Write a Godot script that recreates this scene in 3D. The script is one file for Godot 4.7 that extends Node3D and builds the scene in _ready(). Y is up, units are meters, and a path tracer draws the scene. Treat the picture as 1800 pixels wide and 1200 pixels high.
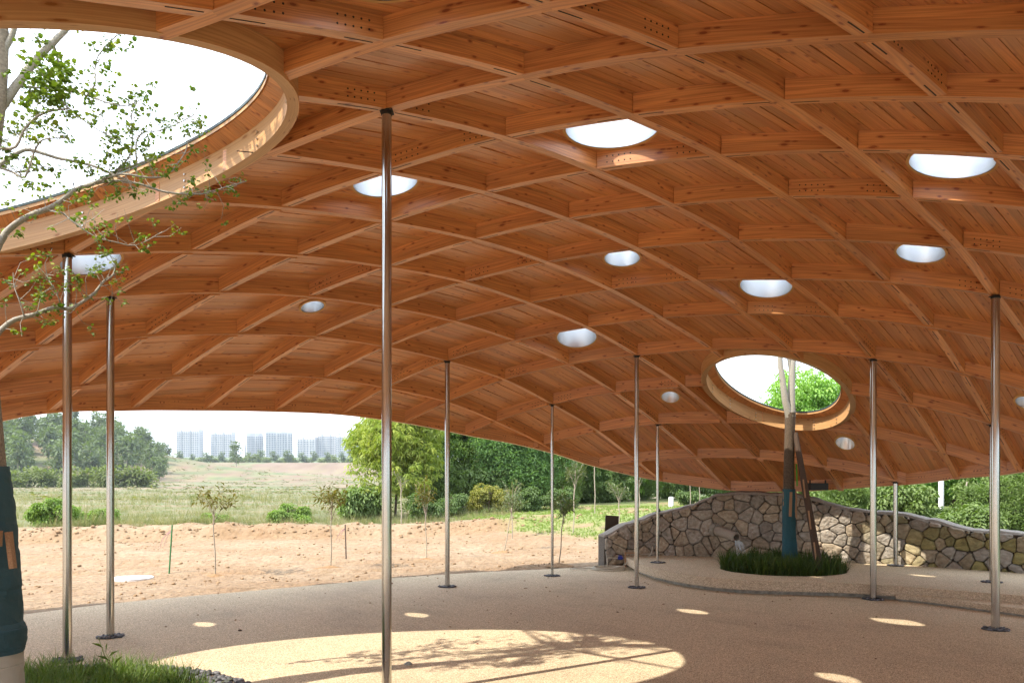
extends Node3D
# A timber gridshell pavilion on steel posts. Plan points are Vector2(x, depth); depth runs away from the camera (-z).

const EYE := 1.65
const LAT_O := Vector2(-1.62604, 4.22358)
const LAT_A := Vector2(1.03674, -0.40442)
const LAT_B := Vector2(0.85771, 0.70902)
const BEAM_W := 0.046
const DECK := 0.16
const SUN_DIR := Vector3(0.735, -1.0, -0.48)

# measured lattice nodes: row -> [column, x, underside height]
var ROWS := {
	0: [[0, -1.58, 4.14]],
	1: [[0, -0.8, 4.38], [1, 0.22, 4.37]],
	2: [[-4, -4.09, 3.73], [-1, -0.96, 4.48], [0, 0.08, 4.53], [1, 1.09, 4.49], [2, 2.18, 4.36]],
	3: [[-6, -5.28, 3.13], [-5, -4.26, 3.6], [-4, -3.23, 3.96], [-3, -2.21, 4.26], [-2, -1.15, 4.45], [-1, -0.07, 4.58], [0, 0.95, 4.58], [1, 2.02, 4.5], [2, 3.02, 4.33]],
	4: [[-7, -5.41, 2.83], [-6, -4.39, 3.38], [-5, -3.37, 3.81], [-4, -2.36, 4.12], [-3, -1.32, 4.36], [-2, -0.27, 4.52], [-1, 0.78, 4.58], [0, 1.84, 4.55], [1, 2.88, 4.43], [2, 3.85, 4.22]],
	5: [[-7, -4.56, 3.04], [-6, -3.55, 3.54], [-5, -2.52, 3.93], [-4, -1.49, 4.19], [-3, -0.42, 4.39], [-2, 0.6, 4.49], [-1, 1.65, 4.5], [0, 2.69, 4.44], [1, 3.7, 4.28]],
	6: [[-7, -3.71, 3.17], [-6, -2.71, 3.64], [-5, -1.68, 3.96], [-4, -0.62, 4.19], [-3, 0.42, 4.33], [-2, 1.46, 4.38], [-1, 2.52, 4.35], [0, 3.55, 4.23], [1, 4.57, 4.03]],
	7: [[-7, -2.86, 3.21], [-6, -1.86, 3.62], [-5, -0.81, 3.91], [-4, 0.23, 4.08], [-3, 1.29, 4.17], [-2, 2.32, 4.18], [-1, 3.36, 4.1], [0, 4.37, 3.96], [1, 5.38, 3.71]],
	8: [[-7, -2.03, 3.15], [-6, -1.01, 3.52], [-5, 0.04, 3.76], [-4, 1.09, 3.89], [-3, 2.1, 3.94], [-2, 3.16, 3.91], [-1, 4.22, 3.79], [0, 5.25, 3.57]],
	9: [[-7, -1.1, 2.99], [-6, -0.13, 3.32], [-5, 0.9, 3.51], [-4, 1.93, 3.59], [-3, 2.98, 3.62], [-2, 4.03, 3.53], [-1, 5.04, 3.35], [0, 6.05, 3.09]],
	10: [[-7, -0.29, 2.71], [-6, 0.7, 2.98], [-5, 1.74, 3.14], [-4, 2.81, 3.19], [-1, 5.92, 2.78], [0, 6.88, 2.46]],
	11: [[-7, 0.58, 2.33], [-6, 1.58, 2.55], [-5, 2.59, 2.66], [-4, 3.68, 2.65], [-2, 5.78, 2.37], [-1, 6.79, 2.09]],
	12: [[-6, 2.4, 2.02], [-5, 3.45, 2.08], [-4, 4.48, 2.05], [-3, 5.54, 1.88], [-2, 6.58, 1.64]],
}
# height of the shell's underside: polynomial of degree 7 in (x / 9, (depth - 6.5) / 9)
var HC := [4.5693, 0.2465, -3.0567, 0.2449, 3.0049, -3.4534, -2.0921, 2.3819, 0.4983, 0.0923, -0.4026, -1.2977, 1.3399, 1.6408, -0.688, -3.051, -0.0045, 3.1558, -3.0927, -5.7645, 2.7837, -0.0803, 2.1271, -1.1819, 1.8902, 1.601, 0.9145, -3.2598, -3.2226, 2.7871, -0.6734, -1.9826, 1.9221, -0.4031, 2.1247, 0.4235]
var EDGE := [Vector2(-6.13, 9.9), Vector2(-5.25, 10.81), Vector2(-4.54, 11.56), Vector2(-3.72, 12.31), Vector2(-2.86, 12.98), Vector2(-1.9, 13.68), Vector2(-0.83, 14.36), Vector2(0, 14.74), Vector2(0.81, 15.08), Vector2(1.69, 15.43), Vector2(2.85, 15.59), Vector2(4.18, 15.39), Vector2(5.15, 14.91), Vector2(5.93, 14.31), Vector2(6.77, 13.43), Vector2(7.18, 12.79), Vector2(7.65, 11.96), Vector2(8.25, 10.2), Vector2(8.6, 8), Vector2(8.5, 5.5), Vector2(7.9, 3), Vector2(6.6, 0.8), Vector2(4.8, -1.2), Vector2(2.5, -2.6), Vector2(0, -3), Vector2(-2.5, -2.6), Vector2(-4.8, -1.6), Vector2(-6.6, 0), Vector2(-8.0, 2), Vector2(-8.9, 4), Vector2(-9.2, 6), Vector2(-8.8, 7.9), Vector2(-7.6, 9.15)]  # the left bulge lies out of view, shaped to shade the floor there
# oculus: centre, half axes, direction of the first axis
var OCULI := [
	{"c": Vector2(-3.78, 5.31), "ra": 2.3, "rb": 1.68, "d": Vector2(-0.9998, -0.0188)},
	{"c": Vector2(4.2, 12.5), "ra": 1.2, "rb": 0.95, "d": Vector2(-0.9933, -0.1157)},
]
# roof lights, each in the middle of a lattice cell: column, row, radius
var SKYLIGHT_CELLS := [[-3, 3, 0.31], [-1, 3, 0.405], [1, 4, 0.33], [-3, 6, 0.22], [-2, 7, 0.32], [0, 6, 0.24], [-6, 5, 0.15], [-5, 8, 0.3], [-5, 2, 0.27], [-5, 10, 0.15], [-3, 11, 0.15], [0, 9, 0.13], [-6, 1, 0.25], [0, 0, 0.28]]
var SKYLIGHTS := []

var node_x := {}
var node_h := {}
var edge_line := PackedVector2Array()
var hole_polys := []
var names := {}
var rng := RandomNumberGenerator.new()
var M := {}

# ------------------------------------------------------------------ mesh collecting
class MB:
	var v := PackedVector3Array()
	var n := PackedVector3Array()
	var t := PackedVector2Array()
	var c := PackedColorArray()
	func vert(p: Vector3, nn: Vector3, uv: Vector2, col: Color) -> void:
		v.append(p); n.append(nn); t.append(uv); c.append(col)
	# corners run anticlockwise seen from outside
	func tri(a: Vector3, b: Vector3, d: Vector3, col := Color.WHITE, ua := Vector2.ZERO, ub := Vector2.ZERO, ud := Vector2.ZERO) -> void:
		var nn := (b - a).cross(d - a).normalized()
		vert(a, nn, ua, col); vert(d, nn, ud, col); vert(b, nn, ub, col)
	func quad(a: Vector3, b: Vector3, d: Vector3, e: Vector3, col := Color.WHITE, ua := Vector2.ZERO, ub := Vector2.ZERO, ud := Vector2.ZERO, ue := Vector2.ZERO) -> void:
		tri(a, b, d, col, ua, ub, ud); tri(a, d, e, col, ua, ud, ue)
	func tri_n(a: Vector3, b: Vector3, d: Vector3, na: Vector3, nb: Vector3, nd: Vector3, col := Color.WHITE, ua := Vector2.ZERO, ub := Vector2.ZERO, ud := Vector2.ZERO) -> void:
		if (b - a).cross(d - a).dot(na + nb + nd) >= 0.0:
			vert(a, na, ua, col); vert(d, nd, ud, col); vert(b, nb, ub, col)
		else:
			vert(a, na, ua, col); vert(b, nb, ub, col); vert(d, nd, ud, col)
	func box(at: Vector3, size: Vector3, basis := Basis.IDENTITY, col := Color.WHITE) -> void:
		var h := size / 2
		var p := []
		for k in 8:
			p.append(at + basis * Vector3(h.x if k & 1 else -h.x, h.y if k & 2 else -h.y, h.z if k & 4 else -h.z))
		for q in [[0, 2, 3, 1], [4, 5, 7, 6], [0, 4, 6, 2], [1, 3, 7, 5], [2, 6, 7, 3], [0, 1, 5, 4]]:
			quad(p[q[0]], p[q[1]], p[q[2]], p[q[3]], col, Vector2(0, 0), Vector2(size.x, 0), Vector2(size.x, size.y), Vector2(0, size.y))
	# a smooth round sweep along points
	func tube(pts: Array, radii: Array, sides := 8, col := Color.WHITE, caps := true, wobble := 0.0, seed_ := 0) -> void:
		var rings := []
		var up := Vector3.UP
		var len_ := 0.0
		var lens := []
		for k in pts.size():
			var d: Vector3 = (pts[min(k + 1, pts.size() - 1)] - pts[max(k - 1, 0)]).normalized()
			if absf(d.dot(up)) > 0.95: up = Vector3.RIGHT
			var s := d.cross(up).normalized()
			up = s.cross(d).normalized()
			if k > 0: len_ += (pts[k] - pts[k - 1]).length()
			lens.append(len_)
			var ring := []
			for q in sides + 1:
				var a := TAU * (q % sides) / sides
				var o := s * cos(a) + up * sin(a)
				var rr: float = radii[k]
				if wobble > 0.0:
					rr *= 1.0 + wobble * sin(a * 3.0 + k * 1.7 + seed_) * cos(k * 0.9 + a * 2.0 + seed_ * 0.37)
				ring.append([pts[k] + o * rr, o])
			rings.append(ring)
		for k in pts.size() - 1:
			for q in sides:
				var a = rings[k][q]; var b = rings[k][q + 1]; var d = rings[k + 1][q + 1]; var e = rings[k + 1][q]
				var u0 := float(q) / sides; var u1 := float(q + 1) / sides
				tri_n(a[0], b[0], d[0], a[1], b[1], d[1], col, Vector2(lens[k], u0), Vector2(lens[k], u1), Vector2(lens[k + 1], u1))
				tri_n(a[0], d[0], e[0], a[1], d[1], e[1], col, Vector2(lens[k], u0), Vector2(lens[k + 1], u1), Vector2(lens[k + 1], u0))
		if caps:
			for q in sides:
				tri(pts[0], rings[0][q + 1][0], rings[0][q][0], col)
				var w := pts.size() - 1
				tri(pts[w], rings[w][q][0], rings[w][q + 1][0], col)
	func mesh(mat: Material) -> ArrayMesh:
		var m := ArrayMesh.new()
		if v.is_empty(): return m
		var a := []
		a.resize(Mesh.ARRAY_MAX)
		a[Mesh.ARRAY_VERTEX] = v; a[Mesh.ARRAY_NORMAL] = n; a[Mesh.ARRAY_TEX_UV] = t; a[Mesh.ARRAY_COLOR] = c
		m.add_surface_from_arrays(Mesh.PRIMITIVE_TRIANGLES, a)
		m.surface_set_material(0, mat)
		return m

func numbered(parent: Node, called: String) -> String:
	var k := str(parent.get_instance_id()) + called
	var c: int = names.get(k, 0)
	names[k] = c + 1
	return called if c == 0 else "%s_%03d" % [called, c]

func obj(called: String, mb: MB, mat: Material, parent: Node = self) -> MeshInstance3D:
	return put(called, mb.mesh(mat), parent)

func put(called: String, m: Mesh, parent: Node = self, at := Vector3.ZERO) -> MeshInstance3D:
	var o := MeshInstance3D.new()
	o.mesh = m
	o.name = numbered(parent, called)
	o.position = at
	parent.add_child(o, true)
	return o

func thing(called: String, label: String, category: String, at := Vector3.ZERO, group := "") -> Node3D:
	var o := Node3D.new()
	o.name = numbered(self, called)
	add_child(o, true)
	o.position = at
	tag(o, label, category, group)
	return o

func tag(o: Node, label: String, category: String, group := "", kind := "") -> Node:
	if label: o.set_meta("label", label)
	if category: o.set_meta("category", category)
	if group: o.set_meta("group", group)
	if kind: o.set_meta("kind", kind)
	return o

func structure(called: String, mb: MB, mat: Material) -> MeshInstance3D:
	var o := obj(called, mb, mat)
	o.set_meta("kind", "structure")
	return o

func w3(p: Vector2, y: float) -> Vector3:
	return Vector3(p.x, y, -p.y)

# ------------------------------------------------------------------ the shell
func under(p: Vector2) -> float:
	var x := p.x / 9.0
	var z := (p.y - 6.5) / 9.0
	var k := 0
	var total := 0.0
	var xp := 1.0
	for a in 8:
		var zp := 1.0
		var s := 0.0
		for b in 8 - a:
			s += HC[k] * zp
			zp *= z
			k += 1
		total += s * xp
		xp *= x
	return maxf(total, 1.0)

func deck(p: Vector2) -> float:
	return under(p) + DECK

func lat(i: float, j: float) -> Vector2:
	return LAT_O + LAT_A * i + LAT_B * j

func knot(i: int, j: int) -> Vector3:   # x, depth, height
	var k := Vector2i(i, j)
	var p := lat(i, j)
	if node_x.has(k):
		return Vector3(node_x[k], p.y, node_h[k])
	return Vector3(p.x, p.y, under(p))

func ellipse(oc: Dictionary, t: float, off: float) -> Vector2:
	var d: Vector2 = oc.d
	var s := Vector2(-d.y, d.x)
	return oc.c + d * (oc.ra + off) * cos(t) + s * (oc.rb + off) * sin(t)

func in_ellipse(oc: Dictionary, p: Vector2, off: float) -> bool:
	var d: Vector2 = oc.d
	var q: Vector2 = p - oc.c
	var a: float = q.dot(d) / (oc.ra + off)
	var b: float = q.dot(Vector2(-d.y, d.x)) / (oc.rb + off)
	return a * a + b * b < 1.0

func catmull(a: Vector3, b: Vector3, c: Vector3, d: Vector3, t: float) -> Vector3:
	return 0.5 * (2.0 * b + (c - a) * t + (2.0 * a - 5.0 * b + 4.0 * c - d) * t * t + (3.0 * b - a - 3.0 * c + d) * t * t * t)

func closed_curve(pts: Array, per: int) -> PackedVector2Array:
	var out := PackedVector2Array()
	var n := pts.size()
	for k in n:
		for q in per:
			var t := float(q) / per
			var p := catmull(v0(pts[(k - 1 + n) % n]), v0(pts[k]), v0(pts[(k + 1) % n]), v0(pts[(k + 2) % n]), t)
			out.append(Vector2(p.x, p.y))
	return out

func open_curve(pts: Array, per: int) -> PackedVector2Array:
	var out := PackedVector2Array()
	var n := pts.size()
	for k in n - 1:
		for q in per:
			var p := catmull(v0(pts[maxi(k - 1, 0)]), v0(pts[k]), v0(pts[k + 1]), v0(pts[mini(k + 2, n - 1)]), float(q) / per)
			out.append(Vector2(p.x, p.y))
	out.append(pts[n - 1])
	return out

func v0(p: Vector2) -> Vector3:
	return Vector3(p.x, p.y, 0)

func roofed(p: Vector2) -> bool:
	if not Geometry2D.is_point_in_polygon(p, edge_line): return false
	for oc in OCULI:
		if in_ellipse(oc, p, -0.045): return false
	return true

func in_view(p: Vector2, y: float, margin: float) -> bool:
	if p.y < 1.0: return false
	var u := 900.0 + 1388.84 * p.x / p.y
	var w := 845.4 - 1388.84 * (y - EYE) / p.y
	return u > -margin and u < 1800.0 + margin and w > -margin and w < 1200.0 + margin

func row_runs_through(i: int, j: int) -> bool:   # at this node the row beam is whole and the column beams butt against it
	return j <= 2 or j >= 12 or i >= 2 or (i == -5 and j >= 8) or (j == 9 and i >= -4) or (i == 0 and j >= 7) or (j == 10 and i == -1)

var POST_NODES := [Vector2i(-1, 2), Vector2i(-4, 2), Vector2i(-5, 3), Vector2i(-6, 8), Vector2i(-6, 10), Vector2i(-4, 9), Vector2i(-1, 9), Vector2i(1, 7), Vector2i(-5, 11), Vector2i(-2, 12), Vector2i(0, 10)]

func beam(roof: Node3D, i: int, j: int, row: bool) -> void:
	var di := 1 if row else 0
	var dj := 0 if row else 1
	var k0 := knot(i - di, j - dj)
	var k1 := knot(i, j)
	var k2 := knot(i + di, j + dj)
	var k3 := knot(i + 2 * di, j + 2 * dj)
	var mid := (k1 + k2) / 2
	if not in_view(Vector2(mid.x, mid.y), mid.z, 260.0): return
	var pts := []
	for q in 17:
		pts.append(catmull(k0, k1, k2, k3, q / 16.0))
	# stretches of the segment that the roof really has
	var runs := []
	var start := -1.0
	var was := false
	for q in 17:
		var ok := roofed(Vector2(pts[q].x, pts[q].y))
		if ok and not was:
			start = 0.0
			if q > 0:
				var lo := (q - 1) / 16.0; var hi := q / 16.0
				for r in 7:
					var m := (lo + hi) / 2; var pm := catmull(k0, k1, k2, k3, m)
					if roofed(Vector2(pm.x, pm.y)): hi = m
					else: lo = m
				start = hi
		if was and not ok:
			var lo := (q - 1) / 16.0; var hi := q / 16.0
			for r in 7:
				var m := (lo + hi) / 2; var pm := catmull(k0, k1, k2, k3, m)
				if roofed(Vector2(pm.x, pm.y)): lo = m
				else: hi = m
			runs.append([start, lo])
		was = ok
	if was: runs.append([start, 1.0])
	for run in runs:
		if run[1] - run[0] < 0.04: continue
		beam_piece(roof, k0, k1, k2, k3, run[0], run[1], i, j, row)

func beam_piece(roof: Node3D, k0: Vector3, k1: Vector3, k2: Vector3, k3: Vector3, t0: float, t1: float, i: int, j: int, row: bool) -> void:
	var length := Vector2(k2.x - k1.x, k2.y - k1.y).length()
	var d := Vector2(k2.x - k1.x, k2.y - k1.y) / length
	var n := Vector2(-d.y, d.x)
	var e := (LAT_B if row else LAT_A).normalized()
	var m := Vector2(-e.y, e.x)
	if d.dot(m) < 0: m = -m
	var cut0 := t0 == 0.0 and row_runs_through(i, j) != row
	var cut1 := t1 == 1.0 and row_runs_through(i + (1 if row else 0), j + (0 if row else 1)) != row
	var mb := MB.new()
	var K := 6
	var u0 := rng.randf() * 3.0
	var vo := rng.randf()
	var tone := 0.88 + rng.randf() * 0.2
	var col := Color(tone, tone * (0.97 + rng.randf() * 0.05), tone * (0.96 + rng.randf() * 0.06))
	var rows := []
	var gap := 0.006
	for q in K + 1:
		var both := []
		for s in [-BEAM_W, BEAM_W]:
			var a := t0
			var b := t1
			if cut0: a = (BEAM_W + gap - s * n.dot(m)) / d.dot(m) / length
			if cut1: b = 1.0 - (BEAM_W + gap + s * n.dot(m)) / d.dot(m) / length
			var t := lerpf(a, b, float(q) / K)
			var c := catmull(k0, k1, k2, k3, t)
			var p: Vector2 = Vector2(c.x, c.y) + n * s
			both.append([p, c.z, maxf(deck(p), c.z + 0.1) + 0.012, t * length])
		rows.append(both)
	for q in K:
		var L = rows[q][0]; var R = rows[q][1]; var L2 = rows[q + 1][0]; var R2 = rows[q + 1][1]
		var lb := w3(L[0], L[1]); var lt := w3(L[0], L[2]); var rb := w3(R[0], R[1]); var rt := w3(R[0], R[2])
		var lb2 := w3(L2[0], L2[1]); var lt2 := w3(L2[0], L2[2]); var rb2 := w3(R2[0], R2[1]); var rt2 := w3(R2[0], R2[2])
		var ua: float = u0 + L[3] / 2.0; var ub: float = u0 + L2[3] / 2.0
		mb.quad(lb, lt, lt2, lb2, col, Vector2(ua, vo), Vector2(ua, vo + 0.34), Vector2(ub, vo + 0.34), Vector2(ub, vo))
		mb.quad(rb, rb2, rt2, rt, col, Vector2(ua, vo + 0.4), Vector2(ub, vo + 0.4), Vector2(ub, vo + 0.74), Vector2(ua, vo + 0.74))
		mb.quad(lb, lb2, rb2, rb, col, Vector2(ua, vo + 0.8), Vector2(ub, vo + 0.8), Vector2(ub, vo + 0.96), Vector2(ua, vo + 0.96))
		mb.quad(lt, rt, rt2, lt2, col)
	for q in [0, K]:
		var L = rows[q][0]; var R = rows[q][1]
		var lb := w3(L[0], L[1]); var lt := w3(L[0], L[2]); var rb := w3(R[0], R[1]); var rt := w3(R[0], R[2])
		if q == 0: mb.quad(lb, rb, rt, lt, col)
		else: mb.quad(lb, lt, rt, rb, col)
	var o := obj("rib" if row else "cross_rib", mb, M.beam, roof)
	# the edge of the steel knife plate let into the underside at a butted end
	for q in 2:
		if (q == 0 and cut0) or (q == 1 and cut1):
			var at_node := Vector2i(i, j) if q == 0 else Vector2i(i + (1 if row else 0), j + (0 if row else 1))
			var plate := 0.34 if at_node in POST_NODES else 0.2
			var side: float = 0.012 if (i + j) % 2 == 0 else -0.012
			if at_node in POST_NODES: side = 0.0
			var pm := MB.new()
			var base := BEAM_W / d.dot(m) + 0.02
			for w in 3:
				var ta: float = (base + plate * w / 3.0) / length
				var tb: float = (base + plate * (w + 1) / 3.0) / length
				if q == 1:
					ta = 1.0 - ta; tb = 1.0 - tb
				var ca := catmull(k0, k1, k2, k3, ta); var cb := catmull(k0, k1, k2, k3, tb)
				var pa := Vector2(ca.x, ca.y) + n * side; var pb := Vector2(cb.x, cb.y) + n * side
				var g := n * 0.0045
				pm.quad(w3(pa - g, ca.z - 0.0015), w3(pb - g, cb.z - 0.0015), w3(pb + g, cb.z - 0.0015), w3(pa + g, ca.z - 0.0015))
				pm.quad(w3(pa - g, ca.z + 0.004), w3(pb - g, cb.z + 0.004), w3(pb - g, cb.z - 0.0015), w3(pa - g, ca.z - 0.0015))
				pm.quad(w3(pa + g, ca.z + 0.004), w3(pb + g, cb.z + 0.004), w3(pb + g, cb.z - 0.0015), w3(pa + g, ca.z - 0.0015))
			obj("steel_plate", pm, M.dark_steel, o)
			if at_node in POST_NODES or (i * 7 + j * 3) % 5 == 0:
				var bm := MB.new()
				for w in 5:
					for up in 2:
						var tt: float = (base + 0.06 + 0.055 * w) / length
						if q == 1: tt = 1.0 - tt
						var cc := catmull(k0, k1, k2, k3, tt)
						for sd in [-1.0, 1.0]:
							var at := w3(Vector2(cc.x, cc.y) + n * BEAM_W * sd, cc.z + 0.045 + 0.055 * up)
							var outw := w3(n * sd, 0)
							bm.tube([at - outw * 0.001, at + outw * 0.003], [0.0075, 0.0065], 6)
				obj("bolt_heads", bm, M.dark_steel, o).set_meta("kind", "stuff")

func nearest_edge(p: Vector2) -> Vector2:
	var best := p
	var d := 1e9
	for k in edge_line.size():
		var q := Geometry2D.get_closest_point_to_segment(p, edge_line[k], edge_line[(k + 1) % edge_line.size()])
		if q.distance_to(p) < d:
			d = q.distance_to(p); best = q
	return best

# a flat piece in plan, lifted onto the shell, with a rim
func lift(mb: MB, poly: PackedVector2Array, lo: float, hi: float, col: Color, ud: Vector2, u0: Vector2, with_top: bool, skip := Vector2(1e9, 1e9)) -> void:
	var idx := Geometry2D.triangulate_polygon(poly)
	if idx.is_empty(): return
	var bot := PackedVector3Array()
	var top := PackedVector3Array()
	var uv := PackedVector2Array()
	var us := Vector2(-ud.y, ud.x)
	for p in poly:
		var y := deck(p) if Geometry2D.is_point_in_polygon(p, edge_line) else deck(nearest_edge(p)) + 0.02
		bot.append(w3(p, y + lo)); top.append(w3(p, y + hi))
		uv.append(Vector2(p.dot(ud) / 2.0, p.dot(us) / 0.5) + u0)
	for k in range(0, idx.size(), 3):
		var a := idx[k]; var b := idx[k + 1]; var c := idx[k + 2]
		var down := (bot[b] - bot[a]).cross(bot[c] - bot[a]).y < 0
		if not down:
			var s := b; b = c; c = s
		mb.tri(bot[a], bot[b], bot[c], col, uv[a], uv[b], uv[c])
		if with_top: mb.tri(top[a], top[c], top[b], col, uv[a], uv[c], uv[b])
	for k in poly.size():
		var q := (k + 1) % poly.size()
		if skip.x < 1e8:
			# inner splits between the cells of one board carry no rim
			var mj := ((poly[k] + poly[q]) / 2)
			var jj := (mj - LAT_O).dot(Vector2(-LAT_A.y, LAT_A.x)) / LAT_B.dot(Vector2(-LAT_A.y, LAT_A.x))
			if absf(jj - skip.x) < 0.002 or absf(jj - skip.y) < 0.002: continue
		mb.quad(bot[k], bot[q], top[q], top[k], col, uv[k], uv[q], uv[q], uv[k])

func build_roof() -> void:
	for j in ROWS:
		for r in ROWS[j]:
			node_x[Vector2i(r[0], j)] = r[1]
			node_h[Vector2i(r[0], j)] = r[2]
	edge_line = closed_curve(EDGE, 5)
	for oc in OCULI:
		var h := PackedVector2Array()
		for k in 72: h.append(ellipse(oc, TAU * k / 72, -0.04))
		hole_polys.append({"c": oc.c, "r": oc.ra, "poly": h})
	for q in SKYLIGHT_CELLS:
		var m := (knot(q[0], q[1]) + knot(q[0] + 1, q[1]) + knot(q[0], q[1] + 1) + knot(q[0] + 1, q[1] + 1)) / 4.0
		SKYLIGHTS.append(Vector3(m.x, m.y, q[2]))
	for s in SKYLIGHTS:
		var h := PackedVector2Array()
		for k in 36: h.append(Vector2(s.x, s.y) + Vector2.from_angle(TAU * k / 36) * (s.z + 0.012))
		hole_polys.append({"c": Vector2(s.x, s.y), "r": s.z, "poly": h})
	var roof := thing("timber_roof", "vaulted orange timber lattice roof with board ceiling and round openings", "roof", w3(Vector2(0, 6.5), 0))
	roof.position = Vector3.ZERO
	for j in range(-6, 14):
		for i in range(-13, 8):
			beam(roof, i, j, true)
	for i in range(-13, 8):
		for j in range(-6, 14):
			beam(roof, i, j, false)
	build_boards(roof)
	build_covering(roof)
	build_edge_beam(roof)
	for oc in OCULI: build_oculus(roof, oc)
	for s in SKYLIGHTS: build_skylight(roof, s)

func build_boards(roof: Node3D) -> void:
	var ud := LAT_B.normalized()
	var boards := []
	var g := 0.0018
	var per := 12
	for m in range(-13 * per, 8 * per):
		var ia := float(m) / per + g
		var ib := float(m + 1) / per - g
		var shift := fposmod(m * 1.37 + 0.618 * (m % 5), 3.0)
		for b in range(-3, 7):
			var ja := b * 3.0 + shift - 3.0 + 0.001
			var jb := ja + 3.0 - 0.002
			var mb := MB.new()
			var tone := 0.74 + rng.randf() * 0.4
			var col := Color(tone, tone * (0.94 + rng.randf() * 0.1), tone * (0.92 + rng.randf() * 0.14))
			var u0 := Vector2(rng.randf() * 4.0, rng.randf())
			var size := 0.0
			var c0 := ja
			while c0 < jb - 0.0005:
				var c1 := minf(floorf(c0 + 0.0005) + 1.0, jb)
				var mid := lat((ia + ib) / 2, (c0 + c1) / 2)
				if mid.y > 1.0 and mid.length() < 20.0 and in_view(mid, 3.5, 420.0):
					var polys := [PackedVector2Array([lat(ia, c0), lat(ib, c0), lat(ib, c1), lat(ia, c1)])]
					var all_in := true
					for p in polys[0]:
						if not Geometry2D.is_point_in_polygon(p, edge_line): all_in = false
					if not all_in:
						polys = Geometry2D.intersect_polygons(polys[0], edge_line)
					for h in hole_polys:
						if (h.c - mid).length() < h.r + 0.8:
							var nxt := []
							for q in polys: nxt.append_array(Geometry2D.clip_polygons(q, h.poly))
							polys = nxt
					for q in polys:
						if q.size() < 3: continue
						lift(mb, q, 0.0, 0.018, col, ud, u0, false, Vector2(c0 if c0 > ja + 0.01 else 1e7, c1 if c1 < jb - 0.01 else 1e7))
						size += (c1 - c0) / maxf(mid.y * mid.y, 9.0)
				c0 = c1
			if mb.v.size() > 0: boards.append([size, mb])
	boards.sort_custom(func(a, b): return a[0] > b[0])
	var rest := MB.new()
	for k in boards.size():
		var mb: MB = boards[k][1]
		if k < 300:
			obj("ceiling_board", mb, M.board, roof)
		else:
			rest.v.append_array(mb.v); rest.n.append_array(mb.n); rest.t.append_array(mb.t); rest.c.append_array(mb.c)
	var o := obj("ceiling_boarding", rest, M.board, roof)
	o.set_meta("kind", "stuff")
	print("boards ", boards.size())

func build_covering(roof: Node3D) -> void:
	var eave: PackedVector2Array = Geometry2D.offset_polygon(edge_line, 0.42, Geometry2D.JOIN_ROUND)[0]  # overhang unseen behind the edge beam, widened to shade the floor edge
	var under_mb := MB.new()
	var top_mb := MB.new()
	var step := 0.5
	var wood := Color(0.92, 0.9, 0.88)
	var ud := LAT_B.normalized()
	var cells := []
	for a in range(-20, 20):
		for b in range(-7, 34):
			var mid := Vector2(a + 0.5, b + 0.5) * step
			var near := false
			for h in hole_polys:
				if (h.c - mid).length() < h.r + 0.5: near = true
			if near:
				for q in 4: cells.append([Vector2(a + 0.5 * (q % 2), b + 0.5 * (q / 2)) * step, step / 2])
			else:
				cells.append([Vector2(a, b) * step, step])
	for cl in cells:
		var o: Vector2 = cl[0]
		var w: float = cl[1]
		var cell := PackedVector2Array([o, o + Vector2(w, 0), o + Vector2(w, w), o + Vector2(0, w)])
		var mid := o + Vector2(w, w) / 2
		for pass_ in 2:
			var outline := edge_line if pass_ == 0 else eave
			var polys := [cell]
			var inside := 0
			for p in cell:
				if Geometry2D.is_point_in_polygon(p, outline): inside += 1
			if inside < 4: polys = Geometry2D.intersect_polygons(cell, outline)
			for h in hole_polys:
				if (h.c - mid).length() < h.r + 0.5:
					var nxt := []
					for q in polys: nxt.append_array(Geometry2D.clip_polygons(q, h.poly))
					polys = nxt
			for q in polys:
				if q.size() < 3: continue
				if pass_ == 0: lift(under_mb, q, 0.0195, 0.04, wood, ud, Vector2.ZERO, true)
				else: lift(top_mb, q, 0.045, 0.1, Color.WHITE, ud, Vector2.ZERO, true)
	obj("roof_sheathing", under_mb, M.board, roof)
	obj("roof_covering", top_mb, M.shingle, roof)

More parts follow.
